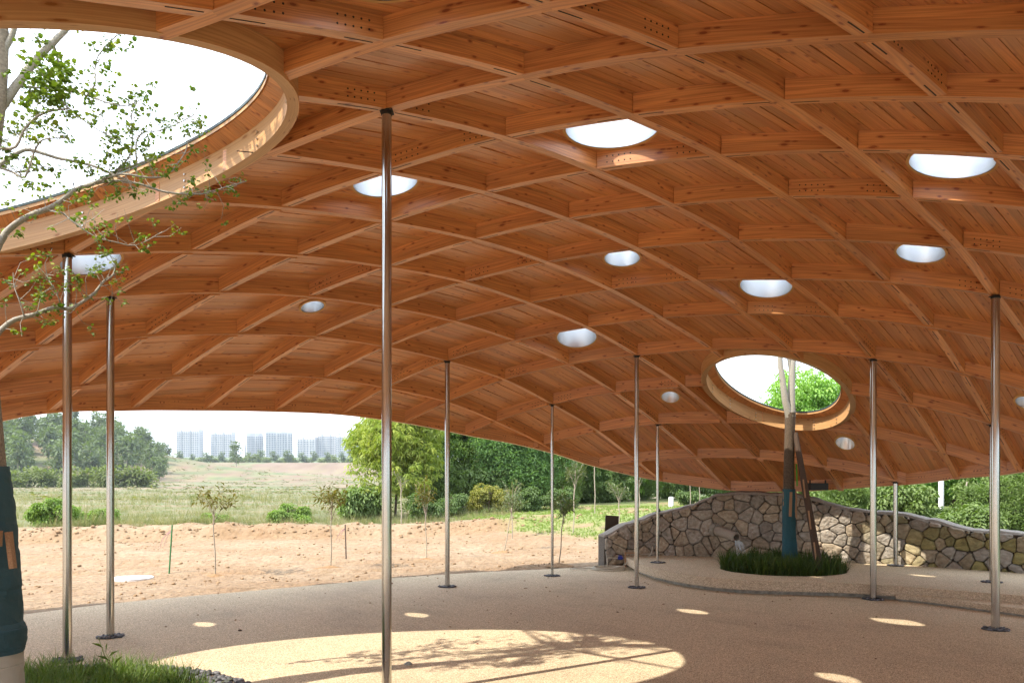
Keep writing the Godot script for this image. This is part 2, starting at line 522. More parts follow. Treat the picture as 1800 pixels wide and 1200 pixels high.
func build_edge_beam(roof: Node3D) -> void:
	var line: PackedVector2Array = closed_curve(EDGE, 10)
	var mb := MB.new()
	var n := line.size()
	var len_ := 0.0
	var sect := []
	for k in n:
		var d := (line[(k + 1) % n] - line[(k - 1 + n) % n]).normalized()
		var s := Vector2(-d.y, d.x)
		if Geometry2D.is_point_in_polygon(line[k] + s * 0.1, edge_line): s = -s
		if k > 0: len_ += (line[k] - line[k - 1]).length()
		var y := under(line[k])
		sect.append([line[k] - s * 0.035, line[k] + s * 0.045, y - 0.012, y + DECK + 0.06, len_, s])
	for k in n:
		var a = sect[k]; var b = sect[(k + 1) % n]
		var ua: float = a[4] / 2.0; var ub: float = a[4] / 2.0 + 0.1
		var sa: Vector2 = a[5]
		var sb: Vector2 = b[5]
		var ib := w3(a[0], a[2]); var it := w3(a[0], a[3]); var ob := w3(a[1], a[2]); var ot := w3(a[1], a[3])
		var ib2 := w3(b[0], b[2]); var it2 := w3(b[0], b[3]); var ob2 := w3(b[1], b[2]); var ot2 := w3(b[1], b[3])
		var na := w3(-sa, 0); var nb := w3(-sb, 0)
		mb.tri_n(ib, ib2, it2, na, nb, nb, Color.WHITE, Vector2(ua, 0), Vector2(ub, 0), Vector2(ub, 0.4)); mb.tri_n(ib, it2, it, na, nb, na, Color.WHITE, Vector2(ua, 0), Vector2(ub, 0.4), Vector2(ua, 0.4))
		mb.tri_n(ob, ot2, ob2, -na, -nb, -nb, Color.WHITE, Vector2(ua, 0), Vector2(ub, 0.4), Vector2(ub, 0)); mb.tri_n(ob, ot, ot2, -na, -na, -nb, Color.WHITE, Vector2(ua, 0), Vector2(ua, 0.4), Vector2(ub, 0.4))
		mb.tri_n(ib, ob2, ib2, Vector3.DOWN, Vector3.DOWN, Vector3.DOWN, Color.WHITE, Vector2(ua, 0.5), Vector2(ub, 0.66), Vector2(ub, 0.5)); mb.tri_n(ib, ob, ob2, Vector3.DOWN, Vector3.DOWN, Vector3.DOWN, Color.WHITE, Vector2(ua, 0.5), Vector2(ua, 0.66), Vector2(ub, 0.66))
	obj("edge_beam", mb, M.beam, roof)

func ring_band(mb: MB, oc: Dictionary, profile: Array, seg: int, col := Color.WHITE) -> void:
	# profile: [offset from the outer ellipse, height above the deck], swept round; last joins first
	var n := profile.size()
	for k in seg:
		for q in n:
			var p0 = profile[q]; var p1 = profile[(q + 1) % n]
			var c := []
			var nn := []
			for tk in [k, k + 1]:
				var t: float = TAU * tk / seg
				var radial := (ellipse(oc, t, 0.05) - ellipse(oc, t, 0.0)).normalized()
				var y := deck(ellipse(oc, t, -0.045))
				c.append(w3(ellipse(oc, t, p0[0]), y + p0[1])); c.append(w3(ellipse(oc, t, p1[0]), y + p1[1]))
				var dr: float = p1[0] - p0[0]; var dy: float = p1[1] - p0[1]
				nn.append((w3(radial, 0) * dy - Vector3.UP * dr).normalized())
			var ua := k * 0.05; var ub := (k + 1) * 0.05
			mb.tri_n(c[0], c[1], c[3], nn[0], nn[0], nn[1], col, Vector2(ua, q * 0.2), Vector2(ua, q * 0.2 + 0.45), Vector2(ub, q * 0.2 + 0.45))
			mb.tri_n(c[0], c[3], c[2], nn[0], nn[1], nn[1], col, Vector2(ua, q * 0.2), Vector2(ub, q * 0.2 + 0.45), Vector2(ub, q * 0.2))

func build_oculus(roof: Node3D, oc: Dictionary) -> void:
	var mb := MB.new()
	# profile runs so that the normals point outwards of the section
	ring_band(mb, oc, [[0.0, -0.172], [0.0, 0.05], [-0.085, 0.05], [-0.085, -0.172]], 96)
	var ring := obj("ring_beam", mb, M.ring, roof)
	# short radial boards on the flared soffit above the ring
	var count := int(TAU * (oc.ra + oc.rb) / 2.0 / 0.085)
	for k in count:
		var b := MB.new()
		var ta := TAU * (k + 0.015) / count; var tb := TAU * (k + 0.985) / count
		var tone := 0.75 + rng.randf() * 0.25
		var col := Color(tone, tone * 0.98, tone * 0.95)
		var p := []
		for t in [ta, tb]:
			var y := deck(ellipse(oc, t, -0.045))
			p.append(w3(ellipse(oc, t, -0.084), y + 0.03)); p.append(w3(ellipse(oc, t, -0.2), y + 0.085))
			p.append(w3(ellipse(oc, t, -0.2), y + 0.105)); p.append(w3(ellipse(oc, t, -0.084), y + 0.05))
		b.quad(p[0], p[1], p[5], p[4], col, Vector2(k * 0.3, 0), Vector2(k * 0.3 + 0.06, 0), Vector2(k * 0.3 + 0.06, 0.16), Vector2(k * 0.3, 0.16))
		b.quad(p[1], p[2], p[6], p[5], col); b.quad(p[0], p[3], p[2], p[1], col); b.quad(p[4], p[5], p[6], p[7], col); b.quad(p[3], p[7], p[6], p[2], col)
		obj("soffit_board", b, M.board, ring)
	var lip := MB.new()
	ring_band(lip, oc, [[-0.19, 0.1], [-0.19, 0.125], [-0.215, 0.125], [-0.215, 0.088]], 96)
	obj("rim_strip", lip, M.ring, ring)
	var fl := MB.new()
	ring_band(fl, oc, [[0.02, 0.102], [0.02, 0.14], [-0.222, 0.14], [-0.222, 0.118]], 96)
	obj("flashing", fl, M.flashing, ring)
	# pairs of bolt heads on the inner face
	for k in 14:
		var t := TAU * k / 14.0 + 0.2
		for q in 3:
			var y := deck(ellipse(oc, t, -0.045))
			var at := w3(ellipse(oc, t, -0.091), y - 0.14 + q * 0.055)
			var inward := w3(ellipse(oc, t, -0.2) - ellipse(oc, t, -0.09), 0).normalized()
			var bm := MB.new()
			bm.tube([at - inward * 0.004, at + inward * 0.005], [0.011, 0.009], 8)
			obj("bolt", bm, M.steel, ring)

func build_skylight(roof: Node3D, s: Vector3) -> void:
	var c := Vector2(s.x, s.y)
	var y := deck(c)
	var seg := 40
	var mb := MB.new()
	var top := y + 0.1 + s.z * 0.62 + 0.12
	for k in seg:
		var a := Vector2.from_angle(TAU * k / seg); var b := Vector2.from_angle(TAU * (k + 1) / seg)
		var na := w3(a, 0); var nb := w3(b, 0)
		for w in [[s.z, -1.0], [s.z + 0.008, 1.0]]:
			var la: Vector2 = c + a * w[0]; var lb: Vector2 = c + b * w[0]
			var p := [w3(la, deck(la) - 0.012), w3(lb, deck(lb) - 0.012), w3(lb, top), w3(la, top)]
			mb.tri_n(p[0], p[1], p[2], na * w[1], nb * w[1], nb * w[1]); mb.tri_n(p[0], p[2], p[3], na * w[1], nb * w[1], na * w[1])
	var tube_o := obj("skylight_tube", mb, M.aluminium, roof)
	var rm := MB.new()
	for k in seg:
		var a := Vector2.from_angle(TAU * k / seg); var b := Vector2.from_angle(TAU * (k + 1) / seg)
		var ia := c + a * (s.z - 0.002); var ib := c + b * (s.z - 0.002); var oa := c + a * (s.z + 0.024); var ob := c + b * (s.z + 0.024)
		rm.quad(w3(ia, deck(ia) - 0.022), w3(oa, deck(oa) - 0.022), w3(ob, deck(ob) - 0.022), w3(ib, deck(ib) - 0.022))
		rm.quad(w3(oa, deck(oa) - 0.022), w3(oa, deck(oa) + 0.01), w3(ob, deck(ob) + 0.01), w3(ob, deck(ob) - 0.022))
	obj("rim", rm, M.trim_wood, tube_o)
	var gm := MB.new()
	for k in seg:
		var a := Vector2.from_angle(TAU * k / seg); var b := Vector2.from_angle(TAU * (k + 1) / seg)
		for q in 4:
			var r0: float = (s.z + 0.01) * cos(q * PI / 8); var r1: float = (s.z + 0.01) * cos((q + 1) * PI / 8)
			var h0: float = top + s.z * 0.25 * sin(q * PI / 8); var h1: float = top + s.z * 0.25 * sin((q + 1) * PI / 8)
			gm.tri_n(w3(c + a * r0, h0), w3(c + a * r1, h1), w3(c + b * r1, h1), w3(a, 0.5).normalized(), w3(a * 0.5, 1).normalized(), w3(b * 0.5, 1).normalized())
			gm.tri_n(w3(c + a * r0, h0), w3(c + b * r1, h1), w3(c + b * r0, h0), w3(a, 0.5).normalized(), w3(b * 0.5, 1).normalized(), w3(b, 0.5).normalized())
	obj("dome", gm, M.acrylic, tube_o)

# ------------------------------------------------------------------ materials
func lin(r: float, g: float, b: float) -> Color:
	return Color(r, g, b).linear_to_srgb()

func mat(c: Color, rough := 0.9, metal := 0.0, tex: Texture2D = null) -> StandardMaterial3D:
	var m := StandardMaterial3D.new()
	m.albedo_color = c
	m.roughness = rough
	m.metallic = metal
	if tex: m.albedo_texture = tex
	return m

func wood_texture(seed_: int, base: Color, dark: Color, streak: float, knots: int, lamella: int) -> ImageTexture:
	var W := 512; var H := 256
	var img := Image.create(W, H, true, Image.FORMAT_RGB8)
	var fn := FastNoiseLite.new(); fn.seed = seed_; fn.frequency = 0.02; fn.fractal_octaves = 3
	var r := RandomNumberGenerator.new(); r.seed = seed_
	var ks := []
	for k in knots: ks.append([r.randf() * W, r.randf() * H, 3.0 + r.randf() * 4.0, 2.2 + r.randf() * 2.5])
	var lam := []
	for k in 16: lam.append([0.86 + r.randf() * 0.26, r.randf() * 900.0, r.randf()])
	for y in H:
		var L: int = y * lamella / H
		for x in W:
			var fx := float(x)
			var blend := clampf((fx - (W - 60)) / 60.0, 0.0, 1.0)   # seam hidden along the length
			var wave := 6.0 * sin(TAU * fx / W + L)
			var g := fn.get_noise_2d(fx * 0.22 + lam[L][1], (y + wave) * 5.5)
			if blend > 0.0: g = lerpf(g, fn.get_noise_2d((fx - W) * 0.22 + lam[L][1], (y + wave) * 5.5), blend)
			var big := fn.get_noise_2d(sin(TAU * fx / W) * 20.0 + 500.0, y * 0.8 + cos(TAU * fx / W) * 20.0)
			var tone: float = lam[L][0] * (1.0 + 0.10 * big)
			var k := clampf(0.28 + streak * g, 0.0, 1.0)
			for q in ks:
				var dx: float = fx - q[0]; var dy: float = y - q[1]
				dx /= q[2]; dy /= q[3]
				var dd := dx * dx + dy * dy
				if dd < 5.0: k = lerpf(k, 1.35 if dd < 1.0 else 0.75, clampf((5.0 - dd) / 4.0, 0.0, 1.0))
			var c := base.lerp(dark, clampf(k, 0.0, 1.25)) * tone
			img.set_pixel(x, y, Color(maxf(c.r, 0.0), maxf(c.g, 0.0), maxf(c.b, 0.0)).linear_to_srgb())
	img.generate_mipmaps()
	return ImageTexture.create_from_image(img)

func speckle_texture(seed_: int, size: int, cols: Array, clump: float) -> ImageTexture:
	var img := Image.create(size, size, true, Image.FORMAT_RGB8)
	var r := RandomNumberGenerator.new(); r.seed = seed_
	img.fill(Color(cols[-1].r, cols[-1].g, cols[-1].b).linear_to_srgb())
	for k in size * size / 7:
		var c: Color = cols[r.randi() % (cols.size() - 1)]
		var t := 1.0 + (r.randf() - 0.5) * clump
		c = Color(c.r * t, c.g * t, c.b * t).linear_to_srgb()
		var w := 2 + r.randi() % 3
		var at := Rect2i(r.randi() % size, r.randi() % size, w, 2 + r.randi() % 3)
		img.fill_rect(at, c)
		if at.end.x > size: img.fill_rect(Rect2i(at.position - Vector2i(size, 0), at.size), c)
		if at.end.y > size: img.fill_rect(Rect2i(at.position - Vector2i(0, size), at.size), c)
	img.generate_mipmaps()
	return ImageTexture.create_from_image(img)

func noise_tex(seed_: int, freq: float, lo: Color, hi: Color, size := 512, octaves := 4) -> NoiseTexture2D:
	var t := NoiseTexture2D.new()
	t.width = size; t.height = size; t.seamless = true; t.generate_mipmaps = true
	var f := FastNoiseLite.new(); f.seed = seed_; f.frequency = freq; f.fractal_octaves = octaves
	t.noise = f
	var g := Gradient.new(); g.set_color(0, lo); g.set_color(1, hi)
	t.color_ramp = g
	return t

func noise_normal(seed_: int, freq: float, strength: float, size := 512) -> NoiseTexture2D:
	var t := NoiseTexture2D.new()
	t.width = size; t.height = size; t.seamless = true; t.as_normal_map = true; t.bump_strength = strength
	var f := FastNoiseLite.new(); f.seed = seed_; f.frequency = freq; f.fractal_octaves = 4
	t.noise = f
	return t

func triplanar(m: StandardMaterial3D, s: float) -> StandardMaterial3D:
	m.uv1_triplanar = true; m.uv1_world_triplanar = true; m.uv1_scale = Vector3.ONE * s
	return m

func tinted(m: StandardMaterial3D) -> StandardMaterial3D:
	m.vertex_color_use_as_albedo = true
	return m

func build_materials() -> void:
	var wt := wood_texture(3, Color(0.7, 0.31, 0.1), Color(0.34, 0.095, 0.02), 0.7, 34, 5)
	var bt := wood_texture(8, Color(0.68, 0.29, 0.09), Color(0.38, 0.11, 0.025), 0.55, 22, 4)
	M.beam = tinted(mat(Color.WHITE, 0.5, 0.0, wt))
	M.board = tinted(mat(Color.WHITE, 0.55, 0.0, bt))
	for m in [M.beam, M.board]:
		m.clearcoat_enabled = true; m.clearcoat = 1.0; m.clearcoat_roughness = 0.3
	M.ring = tinted(mat(lin(1.0, 1.0, 1.0), 0.38, 0.0, wood_texture(21, Color(0.6, 0.355, 0.16), Color(0.36, 0.165, 0.055), 0.55, 14, 3)))
	M.trim_wood = mat(lin(0.62, 0.36, 0.14), 0.6)
	M.dark_steel = mat(lin(0.03, 0.028, 0.026), 0.6, 0.3)
	M.steel = mat(lin(0.56, 0.54, 0.5), 0.3, 1.0)
	M.brushed = mat(lin(0.5, 0.5, 0.48), 0.17, 1.0)
	M.brushed.normal_enabled = true
	M.brushed.normal_texture = noise_normal(5, 0.01, 0.6, 256)
	M.brushed.normal_scale = 0.12
	triplanar(M.brushed, 1.2)
	M.aluminium = mat(lin(0.76, 0.78, 0.8), 0.28, 1.0)
	M.acrylic = mat(Color(0.95, 0.97, 1.0, 0.1), 0.02)
	M.acrylic.transparency = BaseMaterial3D.TRANSPARENCY_ALPHA
	M.shingle = mat(lin(0.06, 0.055, 0.05), 0.9)
	M.flashing = mat(lin(0.03, 0.05, 0.05), 0.5)
	M.floor = tinted(mat(Color.WHITE, 0.85, 0.0, speckle_texture(4, 512, [Color(0.7, 0.57, 0.37), Color(0.58, 0.46, 0.28), Color(0.78, 0.66, 0.46), Color(0.46, 0.35, 0.21), Color(0.68, 0.56, 0.38), Color(0.3, 0.23, 0.15)], 0.45)))
	triplanar(M.floor, 0.9)
	M.floor.normal_enabled = true
	M.floor.normal_texture = noise_normal(6, 0.12, 2.0)
	M.floor.normal_scale = 0.4
	M.kerb = tinted(mat(Color.WHITE, 0.9, 0.0, speckle_texture(7, 512, [Color(0.55, 0.44, 0.3), Color(0.42, 0.33, 0.22), Color(0.62, 0.5, 0.36), Color(0.3, 0.23, 0.16)], 0.4)))
	triplanar(M.kerb, 0.7)
	M.concrete = triplanar(mat(Color.WHITE, 0.95, 0.0, noise_tex(9, 0.03, lin(0.16, 0.14, 0.11), lin(0.42, 0.38, 0.31))), 0.8)
	M.mortar = triplanar(mat(Color.WHITE, 0.95, 0.0, noise_tex(11, 0.05, lin(0.06, 0.05, 0.04), lin(0.17, 0.145, 0.115))), 0.9)
	M.stone = tinted(triplanar(mat(Color.WHITE, 0.92, 0.0, noise_tex(12, 0.025, lin(0.4, 0.36, 0.31), lin(1.0, 1.0, 1.0), 512, 6)), 0.9))
	M.stone.normal_enabled = true
	M.stone.normal_texture = noise_normal(13, 0.03, 6.0)
	M.stone.normal_scale = 1.6
	M.soil = triplanar(mat(Color.WHITE, 1.0, 0.0, noise_tex(15, 0.06, lin(0.05, 0.035, 0.022), lin(0.14, 0.1, 0.065))), 1.5)
	M.clod = tinted(mat(Color.WHITE, 1.0))
	M.leaf = tinted(mat(Color.WHITE, 0.6))
	M.leaf.backlight_enabled = true
	M.leaf.backlight = Color(0.85, 0.9, 0.4)
	M.leaf.cull_mode = BaseMaterial3D.CULL_DISABLED
	M.bark = triplanar(mat(Color.WHITE, 0.95, 0.0, noise_tex(41, 0.05, lin(0.05, 0.035, 0.022), lin(0.17, 0.125, 0.085))), 1.3)
	M.bark_orange = triplanar(mat(Color.WHITE, 0.95, 0.0, noise_tex(42, 0.05, lin(0.16, 0.09, 0.045), lin(0.36, 0.22, 0.12))), 1.3)
	M.pale_bark = triplanar(mat(Color.WHITE, 0.95, 0.0, noise_tex(43, 0.06, lin(0.2, 0.165, 0.12), lin(0.46, 0.41, 0.33))), 2.0)
	M.near_bark = triplanar(mat(Color.WHITE, 0.9, 0.0, noise_tex(44, 0.035, lin(0.13, 0.1, 0.07), lin(0.42, 0.36, 0.27))), 2.2)
	M.limb = triplanar(mat(Color.WHITE, 0.85, 0.0, noise_tex(45, 0.04, lin(0.2, 0.18, 0.14), lin(0.44, 0.42, 0.36))), 3.0)
	M.net = triplanar(mat(Color.WHITE, 0.85, 0.0, noise_tex(46, 0.09, lin(0.02, 0.06, 0.07), lin(0.06, 0.13, 0.15))), 5.0)
	M.net.normal_enabled = true
	M.net.normal_texture = noise_normal(47, 0.05, 6.0)
	M.sack = triplanar(mat(Color.WHITE, 0.95, 0.0, noise_tex(48, 0.2, lin(0.4, 0.36, 0.28), lin(0.62, 0.58, 0.48))), 4.0)
	M.teal = triplanar(mat(Color.WHITE, 0.9, 0.0, noise_tex(49, 0.15, lin(0.015, 0.07, 0.09), lin(0.04, 0.13, 0.155))), 3.0)
	M.teal.normal_enabled = true
	M.teal.normal_texture = noise_normal(50, 0.06, 5.0)
	M.raw_wood = triplanar(mat(Color.WHITE, 0.85, 0.0, noise_tex(51, 0.05, lin(0.26, 0.14, 0.07), lin(0.5, 0.32, 0.18))), 3.0)
	M.old_log = triplanar(mat(Color.WHITE, 0.95, 0.0, noise_tex(52, 0.06, lin(0.03, 0.02, 0.014), lin(0.16, 0.1, 0.065))), 2.5)
	M.old_board = triplanar(mat(Color.WHITE, 0.9, 0.0, noise_tex(53, 0.06, lin(0.03, 0.022, 0.015), lin(0.11, 0.08, 0.055))), 3.0)
	M.hose = mat(lin(0.5, 0.45, 0.36), 0.6)
	M.spout = triplanar(mat(Color.WHITE, 0.9, 0.0, noise_tex(54, 0.04, lin(0.2, 0.165, 0.125), lin(0.4, 0.34, 0.27))), 2.5)
	M.water = mat(Color(0.9, 0.95, 0.97, 0.55), 0.1)
	M.water.transparency = BaseMaterial3D.TRANSPARENCY_ALPHA
	M.black = mat(lin(0.012, 0.012, 0.013), 0.5)
	M.white = triplanar(mat(Color.WHITE, 0.6, 0.0, noise_tex(55, 0.03, lin(0.62, 0.62, 0.62), lin(0.82, 0.82, 0.82))), 1.5)
	M.ribbon = mat(lin(0.75, 0.5, 0.47), 0.7)
	M.ribbon.cull_mode = BaseMaterial3D.CULL_DISABLED
	M.weed = mat(lin(0.14, 0.16, 0.05), 0.8)
	M.tower = mat(lin(0.4, 0.4, 0.41), 0.8)
	M.tower_trim = mat(lin(0.46, 0.46, 0.46), 0.8)
	M.tower_glass = mat(lin(0.05, 0.075, 0.11), 0.5)
	M.pebble = tinted(mat(Color.WHITE, 0.6))
	M.coping = triplanar(mat(Color.WHITE, 0.95, 0.0, noise_tex(16, 0.04, lin(0.2, 0.18, 0.15), lin(0.42, 0.38, 0.33))), 1.1)

# ------------------------------------------------------------------ under the roof
var FLOOR_EDGE := [Vector2(-7.6, 8.0), Vector2(-6.4, 9.2), Vector2(-6.05, 9.77), Vector2(-5.48, 10.58), Vector2(-4.75, 11.25), Vector2(-4.1, 11.75), Vector2(-3.05, 12.6), Vector2(-2.15, 13.35), Vector2(-1.35, 13.87), Vector2(-0.51, 14.35), Vector2(0.6, 14.8), Vector2(1.7, 15.3), Vector2(3.0, 15.9)]
var floor_poly := PackedVector2Array()

func sheet(mb: MB, poly: PackedVector2Array, y: float, step: float, noise: FastNoiseLite, amount: float) -> void:
	var lo := Vector2(1e9, 1e9); var hi := Vector2(-1e9, -1e9)
	for p in poly:
		lo = lo.min(p); hi = hi.max(p)
	for a in range(floori(lo.x / step), ceili(hi.x / step)):
		for b in range(floori(lo.y / step), ceili(hi.y / step)):
			var cell := PackedVector2Array([Vector2(a, b) * step, Vector2(a + 1, b) * step, Vector2(a + 1, b + 1) * step, Vector2(a, b + 1) * step])
			var polys := [cell]
			var inside := 0
			for p in cell:
				if Geometry2D.is_point_in_polygon(p, poly): inside += 1
			if inside < 4: polys = Geometry2D.intersect_polygons(cell, poly)
			for q in polys:
				var idx := Geometry2D.triangulate_polygon(q)
				for k in range(0, idx.size(), 3):
					var turn: bool = (q[idx[k + 1]] - q[idx[k]]).cross(q[idx[k + 2]] - q[idx[k]]) > 0
					for w in ([0, 2, 1] if turn else [0, 1, 2]):
						var p: Vector2 = q[idx[k + w]]
						var s := 1.0 + amount * noise.get_noise_2d(p.x * 10, p.y * 10) + amount * 0.6 * noise.get_noise_2d(p.x * 45 + 70, p.y * 45)
						mb.vert(w3(p, y), Vector3.UP, p, Color(s, s * (1.0 + 0.03 * noise.get_noise_2d(p.x * 6, p.y * 6 + 90)), s))

func skirt(mb: MB, line: PackedVector2Array, y0: float, y1: float, closed: bool) -> void:
	var n := line.size()
	for k in (n if closed else n - 1):
		var a := line[k]; var b := line[(k + 1) % n]
		var pa := (line[k] - line[maxi(k - 1, 0)]) if k > 0 else (b - a)
		var na := w3(Vector2(-(b - a + pa).y, (b - a + pa).x).normalized(), 0)
		var pb := (line[(k + 2) % n] - b) if (closed or k + 2 < n) else (b - a)
		var nb := w3(Vector2(-(b - a + pb).y, (b - a + pb).x).normalized(), 0)
		if na.dot(Vector3(0, 0, 1)) < 0:
			na = -na
		if nb.dot(na) < 0: nb = -nb
		mb.tri_n(w3(a, y0), w3(b, y0), w3(b, y1), na, nb, nb)
		mb.tri_n(w3(a, y0), w3(b, y1), w3(a, y1), na, nb, na)

var STAGE_TOP := [Vector2(2.17, 15.4), Vector2(2.2, 14.6), Vector2(2.23, 13.93), Vector2(2.39, 13.05), Vector2(2.64, 12.4), Vector2(2.95, 11.9), Vector2(3.41, 11.55), Vector2(4.09, 11.37), Vector2(4.68, 11.24), Vector2(5.19, 10.98), Vector2(5.77, 10.57), Vector2(6.47, 9.99), Vector2(7.3, 9.1), Vector2(8.2, 7.8)]
var STEP_FRONT := [Vector2(5.3, 10.9), Vector2(5.66, 10.45), Vector2(6.12, 9.72), Vector2(6.75, 8.7), Vector2(7.4, 7.4)]
var BED2 := Vector2(4.45, 13.0)

func build_floor() -> void:
	var noise := FastNoiseLite.new(); noise.seed = 77; noise.frequency = 0.05; noise.fractal_octaves = 3
	floor_poly = open_curve(FLOOR_EDGE, 6)
	for p in [Vector2(9.5, 15.9), Vector2(10, 6), Vector2(8, 0), Vector2(4, -4), Vector2(-4, -4), Vector2(-8, 0), Vector2(-9, 5)]: floor_poly.append(p)
	var mb := MB.new()
	sheet(mb, floor_poly, 0.0, 0.25, noise, 0.24)
	structure("floor", mb, M.floor)
	var fe := MB.new()
	skirt(fe, open_curve(FLOOR_EDGE, 6), -0.12, 0.0, false)
	structure("floor_edge", fe, M.kerb)
	# the raised platform with its shadow gap and the low step that grows out of it
	var top := open_curve(STAGE_TOP, 8)
	var poly := top.duplicate()
	for p in [Vector2(10.2, 8.0), Vector2(10.2, 11.5), Vector2(8.6, 13.3), Vector2(7.0, 14.6), Vector2(5.4, 15.5), Vector2(3.4, 15.9), Vector2(2.17, 15.9)]: poly.append(p)
	var bed := PackedVector2Array()
	for k in 48: bed.append(BED2 + Vector2(1.0 * cos(TAU * k / 48), 0.96 * sin(TAU * k / 48)))
	var st := MB.new()
	var left: Array = Geometry2D.clip_polygons(poly, PackedVector2Array([Vector2(BED2.x, 5), Vector2(20, 5), Vector2(20, 20), Vector2(BED2.x, 20)]))
	var right: Array = Geometry2D.intersect_polygons(poly, PackedVector2Array([Vector2(BED2.x, 5), Vector2(20, 5), Vector2(20, 20), Vector2(BED2.x, 20)]))
	for part in [left, right]:
		for q in part:
			for rest in Geometry2D.clip_polygons(q, bed): sheet(st, rest, 0.2, 0.35, noise, 0.13)
	structure("platform", st, M.floor)
	var face := MB.new()
	skirt(face, top, 0.06, 0.2, false)
	skirt(face, bed, 0.1, 0.2, true)
	structure("platform_edge", face, M.kerb)
	var back := PackedVector2Array()
	for k in top.size():
		var d := (top[mini(k + 1, top.size() - 1)] - top[maxi(k - 1, 0)]).normalized()
		back.append(top[k] + Vector2(-d.y, d.x) * 0.09)
	var rec := MB.new()
	skirt(rec, back, 0.0, 0.06, false)
	for k in top.size() - 1:
		rec.quad(w3(top[k], 0.06), w3(back[k], 0.06), w3(back[k + 1], 0.06), w3(top[k + 1], 0.06))
	structure("platform_plinth", rec, M.concrete)
	var sf := open_curve(STEP_FRONT, 8)
	var sp := sf.duplicate()
	for p in [Vector2(8.4, 7.6), Vector2(7.5, 9.1), Vector2(6.6, 10.1), Vector2(5.9, 10.66)]: sp.append(p)
	var sb := MB.new()
	sheet(sb, sp, 0.1, 0.35, noise, 0.13)
	structure("step", sb, M.floor)
	var se := MB.new()
	skirt(se, sf, 0.03, 0.1, false)
	structure("step_edge", se, M.kerb)
	var sr := MB.new()
	var sback := PackedVector2Array()
	for p in sf: sback.append(p + Vector2(0.03, 0.03))
	skirt(sr, sback, 0.0, 0.031, false)
	structure("step_plinth", sr, M.concrete)
	var soil := MB.new()
	for k in 48: soil.tri(w3(BED2, 0.17), w3(bed[k], 0.15), w3(bed[(k + 1) % 48], 0.15))
	structure("planting_soil", soil, M.soil)

# steel posts: node, foot, radius, foot height, label
func build_posts() -> void:
	var rows := [
		[Vector2i(-1, 2), 0.038, 0.0, "nearest tall steel post, standing in the sunlit patch of floor"],
		[Vector2i(-4, 2), 0.039, 0.0, "steel post just right of the wrapped tree trunk, behind the grass"],
		[Vector2i(-5, 3), 0.039, 0.0, "second steel post from the wrapped tree trunk, right beside the first"],
		[Vector2i(-6, 8), 0.038, 0.0, "steel post in front of the bamboo trees, near the dirt edge"],
		[Vector2i(-6, 10), 0.024, 0.0, "thin steel post at the far floor edge left of the coiled hose"],
		[Vector2i(-4, 9), 0.033, 0.0, "slim steel post between the coiled hose and the raised platform"],
		[Vector2i(-1, 9), 0.043, 0.0, "steel post touching the raised platform edge right of the planted tree"],
		[Vector2i(1, 7), 0.044, 0.0, "thick steel post at the far right in front of the double step"],
		[Vector2i(-5, 11), 0.024, 0.2, "thin steel post on the raised platform beside the water spout"],
		[Vector2i(-2, 12), 0.038, 0.2, "short steel post against the sunlit mossy part of the stone wall"],
		[Vector2i(0, 10), 0.034, 0.2, "steel post on the platform half hidden behind the rightmost post"],
	]
	for r in rows:
		var k := knot(r[0].x, r[0].y)
		var foot := w3(Vector2(k.x, k.y), r[2])
		var p := thing("steel_post", r[3], "post", foot, "steel posts carrying the roof")
		var hgt: float = k.z - r[2]
		var mb := MB.new()
		mb.tube([Vector3(0, -0.02, 0), Vector3(0, hgt * 0.5, 0), Vector3(0, hgt - 0.03, 0)], [r[1], r[1], r[1]], 28)
		obj("shaft", mb, M.brushed, p)
		var cap := MB.new()
		cap.tube([Vector3(0, hgt - 0.032, 0), Vector3(0, hgt - 0.006, 0)], [r[1] * 1.12, r[1] * 1.12], 20)
		cap.box(Vector3(0, hgt - 0.004, 0), Vector3(0.1, 0.008, 0.1))
		obj("cap", cap, M.dark_steel, p)
		# dark pebbles in the round recess at the foot
		var n := 60
		var mm := pebbles(n, 0.045, 0.135, 0.012, 0.02, int(k.x * 100))
		var pe := MultiMeshInstance3D.new()
		pe.multimesh = mm
		pe.name = numbered(self, "foot_pebbles")
		add_child(pe, true)
		pe.position = foot
		tag(pe, "ring of dark pebbles round the foot of the " + String(r[3]).replace("nearest tall steel post, standing in", "nearest post in").split(",")[0], "pebbles", "pebble rings", "stuff")
		var rim := MB.new()
		for q in 32:
			var a := Vector2.from_angle(TAU * q / 32); var b := Vector2.from_angle(TAU * (q + 1) / 32)
			rim.quad(w3(a * 0.03, 0.004), w3(b * 0.03, 0.004), w3(b * 0.14, 0.004), w3(a * 0.14, 0.004))
		obj("base_plate", rim, M.dark_steel, p)

func pebbles(n: int, r0: float, r1: float, s0: float, s1: float, seed_: int) -> MultiMesh:
	var rr := RandomNumberGenerator.new(); rr.seed = seed_ + 1000
	var mm := MultiMesh.new()
	mm.transform_format = MultiMesh.TRANSFORM_3D
	mm.use_colors = true
	mm.mesh = pebble_mesh()
	mm.instance_count = n
	for k in n:
		var a := rr.randf() * TAU
		var d := sqrt(lerpf(r0 * r0, r1 * r1, rr.randf()))
		var s := lerpf(s0, s1, rr.randf())
		var b := Basis(Vector3.UP, rr.randf() * TAU) * Basis(Vector3.RIGHT, rr.randf() * 0.6)
		b = b.scaled(Vector3(s * (0.8 + rr.randf() * 0.5), s * 0.7, s))
		mm.set_instance_transform(k, Transform3D(b, Vector3(cos(a) * d, 0.006 + s * 0.3, sin(a) * d)))
		var t := 0.05 + rr.randf() * 0.09
		mm.set_instance_color(k, Color(t, t * 1.02, t * 1.1))
	return mm

